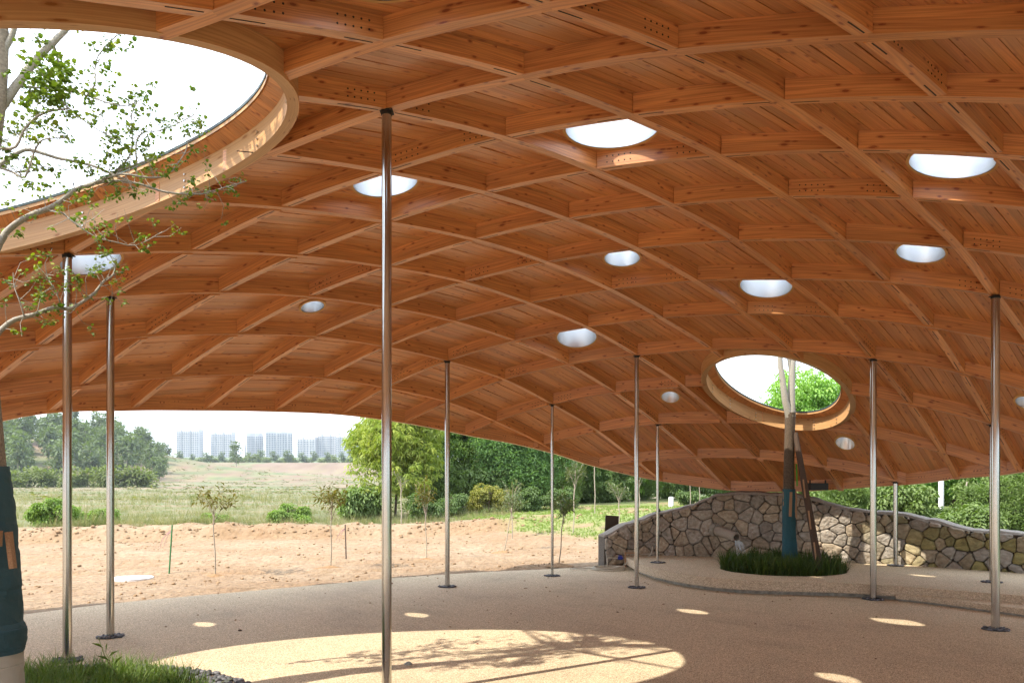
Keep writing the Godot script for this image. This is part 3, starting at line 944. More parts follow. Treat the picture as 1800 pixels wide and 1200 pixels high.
var pebble_cache: ArrayMesh
func pebble_mesh() -> ArrayMesh:
	if pebble_cache: return pebble_cache
	var s := SphereMesh.new()
	s.radial_segments = 8; s.rings = 4; s.radius = 1.0; s.height = 2.0
	var a := s.get_mesh_arrays()
	pebble_cache = ArrayMesh.new()
	pebble_cache.add_surface_from_arrays(Mesh.PRIMITIVE_TRIANGLES, a)
	pebble_cache.surface_set_material(0, M.pebble)
	return pebble_cache

# ------------------------------------------------------------------ the rubble wall
var WALL := [Vector2(1.79, 15.25), Vector2(2.6, 15.38), Vector2(3.31, 15.34), Vector2(4.4, 14.88), Vector2(5.42, 14.25), Vector2(6.05, 13.98), Vector2(6.65, 13.8), Vector2(7.1, 13.4), Vector2(7.54, 12.95), Vector2(8.03, 12.5), Vector2(8.8, 11.7), Vector2(9.6, 10.6)]
# wall crest read against the picture's horizontal position: [tan of the bearing, height]
var CREST := [[0.105, 0.57], [0.122, 0.62], [0.137, 0.77], [0.158, 0.88], [0.184, 1.03], [0.216, 1.13], [0.238, 1.27], [0.259, 1.4], [0.288, 1.44], [0.353, 1.42], [0.382, 1.34], [0.418, 1.19], [0.454, 1.13], [0.497, 1.08], [0.533, 0.99], [0.569, 0.89], [0.598, 0.85], [0.648, 0.84], [0.9, 0.8]]

func crest(p: Vector2) -> float:
	var b := p.x / p.y
	for k in CREST.size() - 1:
		if b < CREST[k + 1][0]:
			return lerpf(CREST[k][1], CREST[k + 1][1], clampf((b - CREST[k][0]) / (CREST[k + 1][0] - CREST[k][0]), 0, 1))
	return CREST[-1][1]

func cut_half(poly: PackedVector2Array, at: Vector2, n: Vector2) -> PackedVector2Array:
	var out := PackedVector2Array()
	var c := poly.size()
	for k in c:
		var a := poly[k]; var b := poly[(k + 1) % c]
		var da := (a - at).dot(n); var db := (b - at).dot(n)
		if da <= 0: out.append(a)
		if (da < 0 and db > 0) or (da > 0 and db < 0): out.append(a.lerp(b, da / (da - db)))
	return out

func build_wall() -> void:
	var line := open_curve(WALL, 6)
	var acc := [0.0]
	for k in range(1, line.size()): acc.append(acc[k - 1] + (line[k] - line[k - 1]).length())
	var total: float = acc[-1]
	var at := func(s: float) -> Array:   # plan point and outward normal (towards the camera)
		var k := 0
		while k < acc.size() - 2 and acc[k + 1] < s: k += 1
		var f: float = (s - acc[k]) / maxf(acc[k + 1] - acc[k], 1e-6)
		var d: Vector2 = (line[mini(k + 2, line.size() - 1)] - line[maxi(k - 1, 0)]).normalized()
		return [line[k].lerp(line[k + 1], f), Vector2(d.y, -d.x)]
	var wall := thing("stone_wall", "curved rubble stone wall rising to the roof behind the platform", "wall")
	var core := MB.new()
	var cope := MB.new()
	var cn := FastNoiseLite.new(); cn.seed = 5; cn.frequency = 0.8
	var N := 110
	for k in N:
		var f := []
		for q in [k, k + 1]:
			var s: float = total * q / N
			var pn: Array = at.call(s)
			var y := crest(pn[0])
			var bump := 0.025 * cn.get_noise_1d(s * 3.0) + 0.02 * cn.get_noise_1d(s * 9.0 + 50.0)
			var fr: Vector2 = pn[0] - pn[1] * 0.03
			var bk: Vector2 = pn[0] - pn[1] * 0.42
			f.append([fr, bk, y - 0.03, y + bump, pn[1]])
		var a = f[0]; var b = f[1]
		core.quad(w3(a[0], -0.1), w3(b[0], -0.1), w3(b[0], b[2]), w3(a[0], a[2]))
		core.quad(w3(b[1], -0.1), w3(a[1], -0.1), w3(a[1], a[2]), w3(b[1], b[2]))
		if k == 0: core.quad(w3(a[1], -0.1), w3(a[0], -0.1), w3(a[0], a[2]), w3(a[1], a[2]))
		# rough mortar coping
		var mids := []
		for e in [a, b]:
			var front: Vector2 = e[0] + e[4] * 0.035
			mids.append([w3(front, e[2] - 0.015), w3(front - e[4] * 0.02, e[3] - 0.005), w3((e[0] + e[1]) / 2, e[3] + 0.015), w3(e[1], e[3] - 0.01), w3(e[1], e[2] - 0.02)])
		for q in 4: cope.quad(mids[0][q], mids[1][q], mids[1][q + 1], mids[0][q + 1])
		if k == 0:
			cope.quad(mids[0][0], mids[0][1], mids[0][3], mids[0][4]); cope.tri(mids[0][1], mids[0][2], mids[0][3])
	obj("wall_core", core, M.mortar, wall)
	obj("coping", cope, M.coping, wall)
	# end face rendered with mortar-smeared stones, front face of fitted rubble
	var r := RandomNumberGenerator.new(); r.seed = 314
	var region := PackedVector2Array()
	for k in 90: region.append(Vector2(total * k / 89.0, crest(at.call(total * k / 89.0)[0]) - 0.035))
	region.append(Vector2(total, -0.05)); region.append(Vector2(0, -0.05))
	var cols := int(total / 0.215) + 2
	var seeds := {}
	for a in range(-1, cols + 1):
		for b in range(-1, 10):
			var big := r.randf()
			seeds[Vector2i(a, b)] = Vector2((a + 0.5 + (0.25 if b % 2 else -0.25) + (r.randf() - 0.5) * 0.95) * 0.215, (b + 0.5 + (r.randf() - 0.5) * 0.85) * 0.178)
	var drop := {}
	for key in seeds:
		if r.randf() < 0.2: drop[key] = true
	var sn := FastNoiseLite.new(); sn.seed = 9; sn.frequency = 1.6
	for key in seeds:
		if drop.has(key): continue
		var c: Vector2 = seeds[key]
		var poly := PackedVector2Array([c + Vector2(-0.4, -0.4), c + Vector2(0.4, -0.4), c + Vector2(0.4, 0.4), c + Vector2(-0.4, 0.4)])
		for da in range(-2, 3):
			for db in range(-2, 3):
				var o := Vector2i(key.x + da, key.y + db)
				if o == key or not seeds.has(o) or drop.has(o): continue
				var e: Vector2 = seeds[o]
				poly = cut_half(poly, (c + e) / 2, (e - c).normalized())
		if poly.size() < 3: continue
		for q in Geometry2D.intersect_polygons(poly, region):
			for small in Geometry2D.offset_polygon(q, -0.027, Geometry2D.JOIN_MITER):
				for face in Geometry2D.offset_polygon(small, 0.0225, Geometry2D.JOIN_ROUND):
					if face.size() < 3: continue
					stone(wall, thin(face, 0.018), at, r, sn)

func thin(p: PackedVector2Array, least: float) -> PackedVector2Array:
	var out := PackedVector2Array()
	for k in p.size():
		if out.is_empty() or (out[out.size() - 1] - p[k]).length() > least: out.append(p[k])
	return out

func stone(wall: Node3D, poly: PackedVector2Array, at: Callable, r: RandomNumberGenerator, sn: FastNoiseLite) -> void:
	if poly.size() < 3: return
	var c := Vector2.ZERO
	for p in poly: c += p
	c /= poly.size()
	var proud := 0.028 + r.randf() * 0.03
	var tilt := Vector2(r.randf() - 0.5, r.randf() - 0.5) * 0.16
	var t := 0.75 + r.randf() * 0.45
	var mossy := clampf((c.x - 4.6) / 1.6 + (r.randf() - 0.5) * 0.8, 0.0, 1.0)
	var pale := Color(0.53, 0.45, 0.34) if r.randf() < 0.6 else Color(0.47, 0.43, 0.37)
	var moss := Color(0.34, 0.31, 0.13) if r.randf() < 0.6 else Color(0.42, 0.36, 0.25)
	if r.randf() < 0.2: moss = Color(0.4, 0.38, 0.34)
	var base := pale.lerp(moss, mossy) * t
	var mb := MB.new()
	var rings := []
	for ring in [[1.0, -0.012], [1.0, proud * 0.55], [0.86, proud], [0.45, proud * 1.08]]:
		var loop := []
		for p in poly:
			var q := c + (p - c) * float(ring[0])
			var pn: Array = at.call(clampf(q.x, 0.0, 30.0))
			var off: float = ring[1] + (q - c).dot(tilt) * (1.0 if ring[1] > 0.0 else 0.0)
			if ring[0] < 0.95: off += 0.02 * sn.get_noise_2d(q.x * 3.0, q.y * 3.0)
			loop.append(w3(pn[0] + pn[1] * off, q.y))
		rings.append(loop)
	var n := poly.size()
	var cc := Color(base.r, base.g, base.b)
	for w in 3:
		for k in n:
			mb.quad(rings[w][k], rings[w][(k + 1) % n], rings[w + 1][(k + 1) % n], rings[w + 1][k], cc)
	var pn: Array = at.call(c.x)
	var mid := w3(pn[0] + pn[1] * (proud * 1.1), c.y)
	for k in n: mb.tri(mid, rings[3][k], rings[3][(k + 1) % n], cc)
	obj("stone", mb, M.stone, wall)

# ------------------------------------------------------------------ the land
var gn := FastNoiseLite.new()

func sstep(a: float, b: float, x: float) -> float:
	var t := clampf((x - a) / (b - a), 0.0, 1.0)
	return t * t * (3.0 - 2.0 * t)

func bank_line(x: float) -> float:
	return 22.0 + 0.19 * (clampf(x, -40.0, 4.0) + 12.5)

func lawn_rise(x: float, z: float) -> float:
	return 0.85 * sstep(-3.0, 6.0, x + (z - 22.0) * 0.22) * sstep(15.5, 27.0, z)

func gnd(p: Vector2) -> float:
	var x := p.x
	var z := p.y
	var t := z - bank_line(x)
	var y := -0.035
	if z < 60.0:
		y += 0.035 * gn.get_noise_2d(x * 14.0, z * 14.0) + 0.014 * gn.get_noise_2d(x * 60.0 + 400.0, z * 60.0)
		y += 0.06 * gn.get_noise_2d(x * 3.0, z * 3.0) * sstep(14.0, 18.0, z)
		for k in 3:
			var mid: float = [15.9, 18.2, 20.4][k] + 0.1 * x * [0.6, 1.0, 0.9][k] + 0.5 * sin(x * 0.25 + k)
			for e in [-0.75, 0.75]:
				var dd: float = absf(z - mid - e)
				if dd < 0.6 and x < 1.0: y += (0.025 * sstep(0.2, 0.34, dd) * (1.0 - sstep(0.34, 0.55, dd)) - 0.035 * (1.0 - sstep(0.1, 0.28, dd)))
		y += (0.38 + 0.12 * gn.get_noise_2d(x * 30.0, 900.0)) * sstep(-0.6, 0.2, t) * (1.0 - sstep(-2.0, 3.0, x)) - 0.2 * sstep(0.7, 4.0, t)
	else:
		y += 0.18
	y += lawn_rise(x, minf(z, 60.0)) * (1.0 - sstep(60.0, 150.0, z))
	y -= 0.35 * sstep(40.0, 100.0, z)
	y += 3.3 * pow(clampf((z - 90.0) / 260.0, 0.0, 1.0), 1.25) + 9.0 * sstep(354.0, 450.0, z) + 24.0 * sstep(500.0, 1200.0, z)
	var hx := (x + 196.0) / 95.0
	var hz := (z - 310.0) / 75.0
	y += 16.0 * exp(-(hx * hx + hz * hz) * 1.5) * sstep(225.0, 260.0, z)
	return y

func gcol(p: Vector2) -> Color:
	var x := p.x
	var z := p.y
	var n1 := gn.get_noise_2d(x * 8.0 + 50.0, z * 8.0)
	var n2 := gn.get_noise_2d(x * 40.0, z * 40.0 + 30.0)
	var t := z - bank_line(x)
	var dirt := Color(0.275, 0.18, 0.1).lerp(Color(0.33, 0.245, 0.16), clampf(0.5 + n1 * 0.9, 0, 1)).lerp(Color(0.21, 0.115, 0.05), clampf(n2 * 0.8 - 0.05, 0, 0.6))
	var grass := Color(0.2, 0.26, 0.075).lerp(Color(0.33, 0.33, 0.13), clampf(0.5 + n1, 0, 1))
	if x > 10.5: dirt = Color(0.085, 0.11, 0.04)   # ground to the right, mostly out of view, darkened to cut bounce onto the ceiling
	if z < 46.0:
		var c := dirt
		var field := sstep(0.2, 1.6, t) * (1.0 - sstep(-3.0, 1.0, x))
		c = c.lerp(Color(0.21, 0.185, 0.1).lerp(Color(0.13, 0.155, 0.06), clampf(0.5 + n1 * 1.2, 0, 1)), field)
		var lawn := sstep(0.12, 0.3, lawn_rise(x, z)) * clampf(0.25 + n1 * 1.6 + n2 * 0.7 + 0.5 * sstep(20.0, 24.0, z), 0, 1)
		c = c.lerp(Color(0.19, 0.27, 0.065), lawn * 0.85 * sstep(-3.5, -0.5, x))
		return c
	var band := gn.get_noise_2d(x * 0.35, z * 1.6)
	var band2 := gn.get_noise_2d(x * 0.9 + 300.0, z * 3.2)
	var band3 := gn.get_noise_2d(x * 4.0, z * 7.0 + 90.0)
	var c := Color(0.17, 0.135, 0.08).lerp(Color(0.085, 0.11, 0.04), clampf(0.42 + band * 2.2 + band3 * 0.9, 0, 1))
	c = c.lerp(Color(0.165, 0.1, 0.068), clampf(band2 * 2.4 + band3 * 0.5, 0, 0.9) * sstep(90.0, 160.0, z))
	if z > 352.0 and z < 460.0 and x > -135.0:
		c = c.lerp(Color(0.145, 0.092, 0.062).lerp(Color(0.185, 0.13, 0.09), clampf(0.5 + band2, 0, 1)), 0.9)
	if z > 460.0: c = Color(0.09, 0.12, 0.05)
	return c.lerp(grass, clampf(n2 * 0.35, 0, 0.3))

func grid_mesh(mb: MB, nx: int, nz: int, pos: Callable) -> void:
	var ys := []
	var cs := []
	for b in nz + 1:
		for a in nx + 1:
			var v: Vector3 = pos.call(a, b)
			ys.append(v)
			cs.append(gcol(Vector2(v.x, -v.z)))
	var nn := []
	for b in nz + 1:
		for a in nx + 1:
			var l: Vector3 = ys[b * (nx + 1) + maxi(a - 1, 0)]; var r: Vector3 = ys[b * (nx + 1) + mini(a + 1, nx)]
			var d: Vector3 = ys[maxi(b - 1, 0) * (nx + 1) + a]; var u: Vector3 = ys[mini(b + 1, nz) * (nx + 1) + a]
			var q := (r - l).cross(u - d).normalized()
			nn.append(q if q.y > 0 else -q)
	for b in nz:
		for a in nx:
			var i0 := b * (nx + 1) + a; var i1 := i0 + 1; var i2 := i0 + nx + 2; var i3 := i0 + nx + 1
			for tr in [[i0, i1, i2], [i0, i2, i3]]:
				var up: bool = (ys[tr[1]] - ys[tr[0]]).cross(ys[tr[2]] - ys[tr[0]]).y < 0
				for k in ([tr[0], tr[1], tr[2]] if up else [tr[0], tr[2], tr[1]]):
					mb.vert(ys[k], nn[k], Vector2(ys[k].x, ys[k].z), cs[k])

func build_land() -> void:
	M.earth = tinted(triplanar(mat(Color.WHITE, 1.0, 0.0, noise_tex(31, 0.02, lin(0.62, 0.58, 0.52), lin(1.0, 1.0, 1.0), 512, 5)), 0.45))
	M.earth.normal_enabled = true
	M.earth.normal_texture = noise_normal(32, 0.03, 8.0)
	M.earth.normal_scale = 1.0
	M.far_earth = tinted(mat(Color.WHITE, 1.0))
	var near := MB.new()
	grid_mesh(near, 240, 190, func(a: int, b: int) -> Vector3:
		var p := Vector2(-30.0 + a * 0.25, 3.5 + b * (0.16 if b < 90 else 0.16) + maxf(b - 90, 0) * 0.12)
		var y := gnd(p)
		if Geometry2D.is_point_in_polygon(p, floor_poly): y = -0.1
		if p.x > 2.4 and p.y < 15.3: y = minf(y, -0.1)
		return w3(p, y))
	structure("dirt_ground", near, M.earth)
	var far := MB.new()
	var top := 3.5 + 190 * 0.16 + 100 * 0.12
	grid_mesh(far, 420, 230, func(a: int, b: int) -> Vector3:
		var ang := -PI + TAU * a / 420.0
		# finer steps where the camera looks
		ang = ang - 0.55 * sin(ang)
		var r := 2.0 * pow(1.0317, b)
		var p := Vector2(sin(ang), cos(ang)) * r
		var y := gnd(p) if p.y > 0 else -0.12
		if absf(p.x) < 30.6 and p.y > 3.0 and p.y < top + 0.8: y -= 0.3
		return w3(p, y))
	structure("ground", far, M.far_earth)
	# clods of loose soil
	var rr := RandomNumberGenerator.new(); rr.seed = 99
	var spots := []
	while spots.size() < 5200:
		var z := 8.0 + 17.0 * pow(rr.randf(), 0.8)
		var p := Vector2((rr.randf() * 1.3 - 0.75) * z, z)
		var on_bank := absf(z - bank_line(p.x) + 0.1) < 0.5
		if Geometry2D.is_point_in_polygon(p, floor_poly) or (p.x > 1.7 and z < 16.0): continue
		if not on_bank and gn.get_noise_2d(p.x * 9, p.y * 9) < -0.08 + rr.randf() * 0.4: continue
		spots.append(p)
	var mm := MultiMesh.new(); mm.transform_format = MultiMesh.TRANSFORM_3D; mm.use_colors = true
	mm.mesh = clod_mesh()
	mm.instance_count = spots.size()
	for k in spots.size():
		var p: Vector2 = spots[k]
		var s := 0.006 + 0.028 * pow(rr.randf(), 5.0)
		if absf(p.y - bank_line(p.x) + 0.1) < 0.5: s = 0.012 + 0.045 * pow(rr.randf(), 3.0)
		var b := Basis(Vector3(rr.randf() - 0.5, 1, rr.randf() - 0.5).normalized(), rr.randf() * TAU).scaled(Vector3(s * (0.8 + 0.6 * rr.randf()), s * 0.85, s))
		mm.set_instance_transform(k, Transform3D(b, w3(p, gnd(p) + s * 0.2)))
		var t := 0.65 + rr.randf() * 0.5
		mm.set_instance_color(k, Color(0.275 * t, 0.18 * t, 0.1 * t))
	multi("soil_clods", mm, "loose orange soil clods scattered over the dirt lot", "soil", "stuff")
	# pale track in the valley, below the bare brown slope
	var road := MB.new()
	for k in 40:
		var xa := -160.0 + k * 1.55; var xb := xa + 1.55
		for w in [[343.0, 348.5], [339.0, 340.6]]:
			road.quad(w3(Vector2(xa, w[0]), gnd(Vector2(xa, w[0])) + 0.12), w3(Vector2(xb, w[0]), gnd(Vector2(xb, w[0])) + 0.12), w3(Vector2(xb, w[1]), gnd(Vector2(xb, w[1])) + 0.12), w3(Vector2(xa, w[1]), gnd(Vector2(xa, w[1])) + 0.12))
	structure("gravel_track", road, mat(lin(0.3, 0.32, 0.34), 0.7))

func multi(called: String, mm: MultiMesh, label: String, category: String, kind: String, parent: Node = self) -> MultiMeshInstance3D:
	var o := MultiMeshInstance3D.new()
	o.multimesh = mm
	o.name = numbered(parent, called)
	parent.add_child(o, true)
	if parent == self: tag(o, label, category, "", kind)
	return o

func clod_mesh() -> ArrayMesh:
	var s := SphereMesh.new(); s.radial_segments = 6; s.rings = 3; s.radius = 1.0; s.height = 2.0
	var a := s.get_mesh_arrays()
	var v: PackedVector3Array = a[Mesh.ARRAY_VERTEX]
	for k in v.size():
		var q := v[k]
		v[k] = q * (1.0 + 0.3 * sin(q.x * 5.0 + q.y * 3.0) * cos(q.z * 4.0))
	a[Mesh.ARRAY_VERTEX] = v
	var m := ArrayMesh.new()
	m.add_surface_from_arrays(Mesh.PRIMITIVE_TRIANGLES, a)
	m.surface_set_material(0, M.clod)
	return m

# ------------------------------------------------------------------ plants
func leaf(mb: MB, at: Vector3, dir: Vector3, up: Vector3, length: float, width: float, bend: float, col := Color.WHITE, round_ := false) -> void:
	var s := dir.cross(up).normalized()
	var n := s.cross(dir).normalized()
	var m := at + dir * length * 0.5 + n * bend * length * 0.3
	var tip := at + dir * length - n * bend * length * 0.25
	if round_:
		var a := at + dir * length * 0.3; var b := at + dir * length * 0.75
		mb.quad(at, a + s * width * 0.5, b + s * width * 0.42, tip, col)
		mb.quad(at, tip, b - s * width * 0.42, a - s * width * 0.5, col)
	else:
		mb.tri(at, m + s * width * 0.5 - n * width * 0.12, tip, col)
		mb.tri(at, tip, m - s * width * 0.5 - n * width * 0.12, col)

func cluster_mesh(kind: String, seed_: int) -> ArrayMesh:
	var r := RandomNumberGenerator.new(); r.seed = seed_
	var mb := MB.new()
	var spec: Array = {"broad": [11, 0.16, 0.075, 0.17], "bamboo": [16, 0.2, 0.024, 0.16], "compound": [18, 0.12, 0.04, 0.2], "far": [14, 0.5, 0.26, 0.55], "sapling": [6, 0.1, 0.035, 0.07], "trefoil": [6, 0.025, 0.022, 0.03]}[kind]
	for k in spec[0]:
		var d := Vector3(r.randf() - 0.5, (r.randf() - 0.5) * (0.7 if kind != "bamboo" else 0.5), r.randf() - 0.5).normalized()
		var at: Vector3 = d * spec[3] * r.randf() * 0.8
		var droop := Vector3(0, -0.35 if kind == "broad" else (-0.7 if kind == "bamboo" else -0.2), 0)
		var dir := (d + droop + Vector3(r.randf() - 0.5, r.randf() - 0.5, r.randf() - 0.5) * 0.5).normalized()
		var up := (Vector3.UP + Vector3(r.randf() - 0.5, 0, r.randf() - 0.5) * 0.9).normalized()
		if absf(up.dot(dir)) > 0.97: up = Vector3.RIGHT
		var t := 0.8 + r.randf() * 0.4
		var size: float = 0.7 + r.randf() * 0.6
		leaf(mb, at, dir, up, spec[1] * size, spec[2] * size, 0.5, Color(t, t, t * 0.95), kind == "trefoil" or kind == "far")
	return mb.mesh(M.leaf)

func blade_mesh(n: int, height: float, width: float, spread: float, seed_: int) -> ArrayMesh:
	var r := RandomNumberGenerator.new(); r.seed = seed_
	var mb := MB.new()
	for k in n:
		var a := r.randf() * TAU
		var d := Vector3(cos(a), 0, sin(a))
		var s := Vector3(-sin(a), 0, cos(a))
		var h := height * (0.55 + r.randf() * 0.6)
		var lean := spread * (0.3 + r.randf())
		var base := d * r.randf() * height * 0.2
		var pts := []
		for q in 4:
			var t := q / 3.0
			pts.append(base + d * lean * t * t * h + Vector3.UP * h * (t - 0.22 * t * t * lean))
		var tone := 0.75 + r.randf() * 0.5
		for q in 3:
			var w0 := width * (1.0 - q / 3.0 * 0.75); var w1 := width * (1.0 - (q + 1) / 3.0 * 0.95)
			var c := Color(tone, tone, tone)
			mb.quad(pts[q] - s * w0, pts[q] + s * w0, pts[q + 1] + s * w1, pts[q + 1] - s * w1, c)
	return mb.mesh(M.leaf)

func scatter(mesh: Mesh, xs: Array, cols: Array) -> MultiMesh:
	var mm := MultiMesh.new(); mm.transform_format = MultiMesh.TRANSFORM_3D; mm.use_colors = true
	mm.mesh = mesh
	mm.instance_count = xs.size()
	for k in xs.size():
		mm.set_instance_transform(k, xs[k]); mm.set_instance_color(k, cols[k])
	return mm

func any_turn(r: RandomNumberGenerator, s: float) -> Basis:
	return Basis(Vector3.UP, r.randf() * TAU) * Basis(Vector3.RIGHT, (r.randf() - 0.5) * 0.8) * Basis.from_scale(Vector3.ONE * s)

# one tree: trunk with limbs, and a crown of leaf clusters gathered in uneven clumps
func tree(called: String, label: String, category: String, group: String, foot: Vector2, spec: Dictionary) -> Node3D:
	var r := RandomNumberGenerator.new(); r.seed = spec.seed
	var y0 := gnd(foot) - 0.05
	var o := thing(called, label, category, w3(foot, y0), group)
	var h: float = spec.h
	var rad: Vector3 = spec.rad
	var cy: float = spec.cy
	var tm := MB.new()
	var lean := Vector3(r.randf() - 0.5, 0, r.randf() - 0.5) * 0.25 * h * 0.2
	var tr: float = spec.get("trunk", 0.12)
	var pts := []; var rs := []
	for k in 6:
		var t := k / 5.0
		pts.append(Vector3(lean.x * t + 0.04 * h * 0.2 * sin(t * 7.0 + r.randf()), h * 0.85 * t, lean.z * t)); rs.append(tr * (1.15 - t * 0.85))
	tm.tube(pts, rs, 7, Color.WHITE, true, 0.1, spec.seed)
	var clumps := []
	for k in int(spec.get("clumps", 16)):
		var d := Vector3(r.randf() * 2 - 1, r.randf() * 2 - 1, r.randf() * 2 - 1)
		while d.length() > 1.0: d = Vector3(r.randf() * 2 - 1, r.randf() * 2 - 1, r.randf() * 2 - 1)
		var c := Vector3(0, cy, 0) + d * rad * 0.78
		clumps.append([c, (0.34 + r.randf() * 0.3) * minf(rad.x, rad.y)])
		var from: Vector3 = pts[2 + r.randi() % 3]
		var mid := from.lerp(c, 0.5) + Vector3(0, 0.1 * rad.y, 0)
		tm.tube([from, mid, c], [tr * 0.42, tr * 0.28, tr * 0.1], 5, Color.WHITE, false)
	obj("trunk", tm, spec.get("bark", M.bark), o)
	var xs := []; var cs := []
	var lo: Color = spec.lo; var hi: Color = spec.hi
	var n: int = spec.n
	for k in n:
		var c = clumps[r.randi() % clumps.size()]
		var d := Vector3(r.randf() * 2 - 1, r.randf() * 2 - 1, r.randf() * 2 - 1).normalized()
		var at: Vector3 = c[0] + d * c[1] * (0.45 + 0.6 * sqrt(r.randf())) * Vector3(1.15, 0.85, 1.15)
		if at.y < 0.15: at.y = 0.15 + r.randf() * 0.2
		var s: float = spec.get("size", 1.0) * (0.75 + r.randf() * 0.55)
		xs.append(Transform3D(any_turn(r, s), at))
		cs.append(lo.lerp(hi, 0.3 + 0.6 * r.randf()) * 1.5)
	multi("crown", scatter(spec.mesh, xs, cs), "", "", "", o).set_meta("kind", "stuff")
	return o

var L := {}

func build_plants() -> void:
	L.broad = cluster_mesh("broad", 1); L.bamboo = cluster_mesh("bamboo", 2); L.compound = cluster_mesh("compound", 3)
	L.far = cluster_mesh("far", 4); L.sapling = cluster_mesh("sapling", 5); L.trefoil = cluster_mesh("trefoil", 6)
	L.grass = blade_mesh(14, 0.2, 0.0042, 0.7, 7); L.reed = blade_mesh(12, 0.75, 0.007, 0.4, 8); L.lawn = blade_mesh(10, 0.07, 0.004, 0.8, 9); L.lily = blade_mesh(11, 0.27, 0.008, 0.5, 10)
	var beyond := "trees beyond the dirt lot"
	tree("bamboo_clump", "feathery yellow-green bamboo clump beside the distant towers", "bamboo", beyond, Vector2(-4.75, 32.0), {"seed": 11, "h": 6.0, "rad": Vector3(2.0, 2.7, 1.8), "cy": 3.4, "n": 4550, "mesh": L.bamboo, "lo": Color(0.147, 0.231, 0.046), "hi": Color(0.369, 0.400, 0.098), "clumps": 26, "trunk": 0.05, "size": 0.90})
	tree("leafy_tree", "dark broad-leaved tree right of the bamboo behind the posts", "tree", beyond, Vector2(-2.4, 37.0), {"seed": 12, "h": 7.5, "rad": Vector3(2.7, 3.4, 2.4), "cy": 4.0, "n": 5250, "mesh": L.broad, "lo": Color(0.062, 0.115, 0.031), "hi": Color(0.145, 0.232, 0.057), "clumps": 30, "size": 0.94, "trunk": 0.16})
	tree("leafy_tree", "bluish green tree with hanging compound leaves behind the thin far post", "tree", beyond, Vector2(0.3, 35.5), {"seed": 13, "h": 7.0, "rad": Vector3(2.6, 3.2, 2.2), "cy": 3.5, "n": 5600, "mesh": L.compound, "lo": Color(0.073, 0.147, 0.058), "hi": Color(0.174, 0.290, 0.116), "clumps": 30, "size": 1.08, "trunk": 0.15, "bark": M.bark_orange})
	tree("leafy_tree", "deep green tree left of the slim post by the platform", "tree", beyond, Vector2(2.8, 38.5), {"seed": 14, "h": 6.0, "rad": Vector3(2.5, 2.7, 2.2), "cy": 3.0, "n": 4550, "mesh": L.compound, "lo": Color(0.058, 0.115, 0.042), "hi": Color(0.136, 0.222, 0.068), "clumps": 26, "size": 1.08, "trunk": 0.14})
	tree("bamboo_clump", "fresh green bamboo clump seen under the roof edge behind the lawn", "bamboo", beyond, Vector2(5.6, 41.0), {"seed": 15, "h": 5.0, "rad": Vector3(2.4, 2.3, 2.0), "cy": 2.5, "n": 3850, "mesh": L.bamboo, "lo": Color(0.105, 0.209, 0.046), "hi": Color(0.253, 0.388, 0.088), "clumps": 22, "trunk": 0.05, "size": 1.01})
	tree("leafy_tree", "pale green tree between the slim post and the thin platform post", "tree", beyond, Vector2(9.0, 46.0), {"seed": 16, "h": 4.6, "rad": Vector3(2.6, 2.1, 2.2), "cy": 2.2, "n": 3150, "mesh": L.broad, "lo": Color(0.105, 0.167, 0.062), "hi": Color(0.253, 0.330, 0.116), "clumps": 22, "size": 1.08})
	tree("leafy_tree", "green tree above the highest part of the stone wall", "tree", beyond, Vector2(13.2, 50.0), {"seed": 17, "h": 4.8, "rad": Vector3(3.2, 2.2, 2.4), "cy": 2.2, "n": 3150, "mesh": L.broad, "lo": Color(0.095, 0.167, 0.053), "hi": Color(0.214, 0.310, 0.098), "clumps": 22, "size": 1.22})
	tree("leafy_tree", "bright green tree seen through the small round roof opening", "tree", beyond, Vector2(10.35, 26.5), {"seed": 18, "h": 4.9, "rad": Vector3(2.0, 1.75, 1.7), "cy": 3.2, "n": 3850, "mesh": L.broad, "lo": Color(0.105, 0.209, 0.046), "hi": Color(0.232, 0.388, 0.088), "clumps": 24, "size": 0.72, "trunk": 0.09})
	tree("shrub", "reddish brown twiggy shrub above the wall beside the short post", "shrub", beyond, Vector2(12.6, 27.0), {"seed": 19, "h": 2.2, "rad": Vector3(1.5, 1.0, 1.2), "cy": 1.3, "n": 1575, "mesh": L.sapling, "lo": Color(0.231, 0.167, 0.084), "hi": Color(0.388, 0.310, 0.155), "clumps": 18, "size": 1.30, "trunk": 0.05})
	tree("leafy_tree", "glossy round-leaved tree left of the thick right post above the wall", "tree", beyond, Vector2(12.6, 22.5), {"seed": 20, "h": 4.2, "rad": Vector3(1.9, 1.7, 1.5), "cy": 2.3, "n": 4550, "mesh": L.broad, "lo": Color(0.095, 0.209, 0.042), "hi": Color(0.232, 0.388, 0.088), "clumps": 26, "size": 0.68, "trunk": 0.08})
	tree("leafy_tree", "yellow-green tree at the far right behind the thick post", "tree", beyond, Vector2(17.0, 26.0), {"seed": 21, "h": 4.6, "rad": Vector3(2.1, 1.9, 1.6), "cy": 2.4, "n": 3500, "mesh": L.broad, "lo": Color(0.147, 0.231, 0.062), "hi": Color(0.310, 0.400, 0.116), "clumps": 24, "size": 0.79, "trunk": 0.08})
	for k in 3:
		tree("slender_tree", ["slender tree with bare brown trunk left of the white post", "tall tree with pinkish bare trunk right of the short post", "thin-stemmed tree in the wood right of the white post"][k], "tree", "bare trunks behind the wall", Vector2([17.6, 16.6, 20.5][k], [36.0, 33.0, 37.0][k]), {"seed": 30 + k, "h": 6.5, "rad": Vector3(2.6, 1.9, 2.0), "cy": 4.6, "n": 2625, "mesh": L.broad, "lo": Color(0.095, 0.167, 0.053), "hi": Color(0.214, 0.310, 0.098), "clumps": 20, "size": 1.01, "trunk": 0.15, "bark": M.bark_orange})
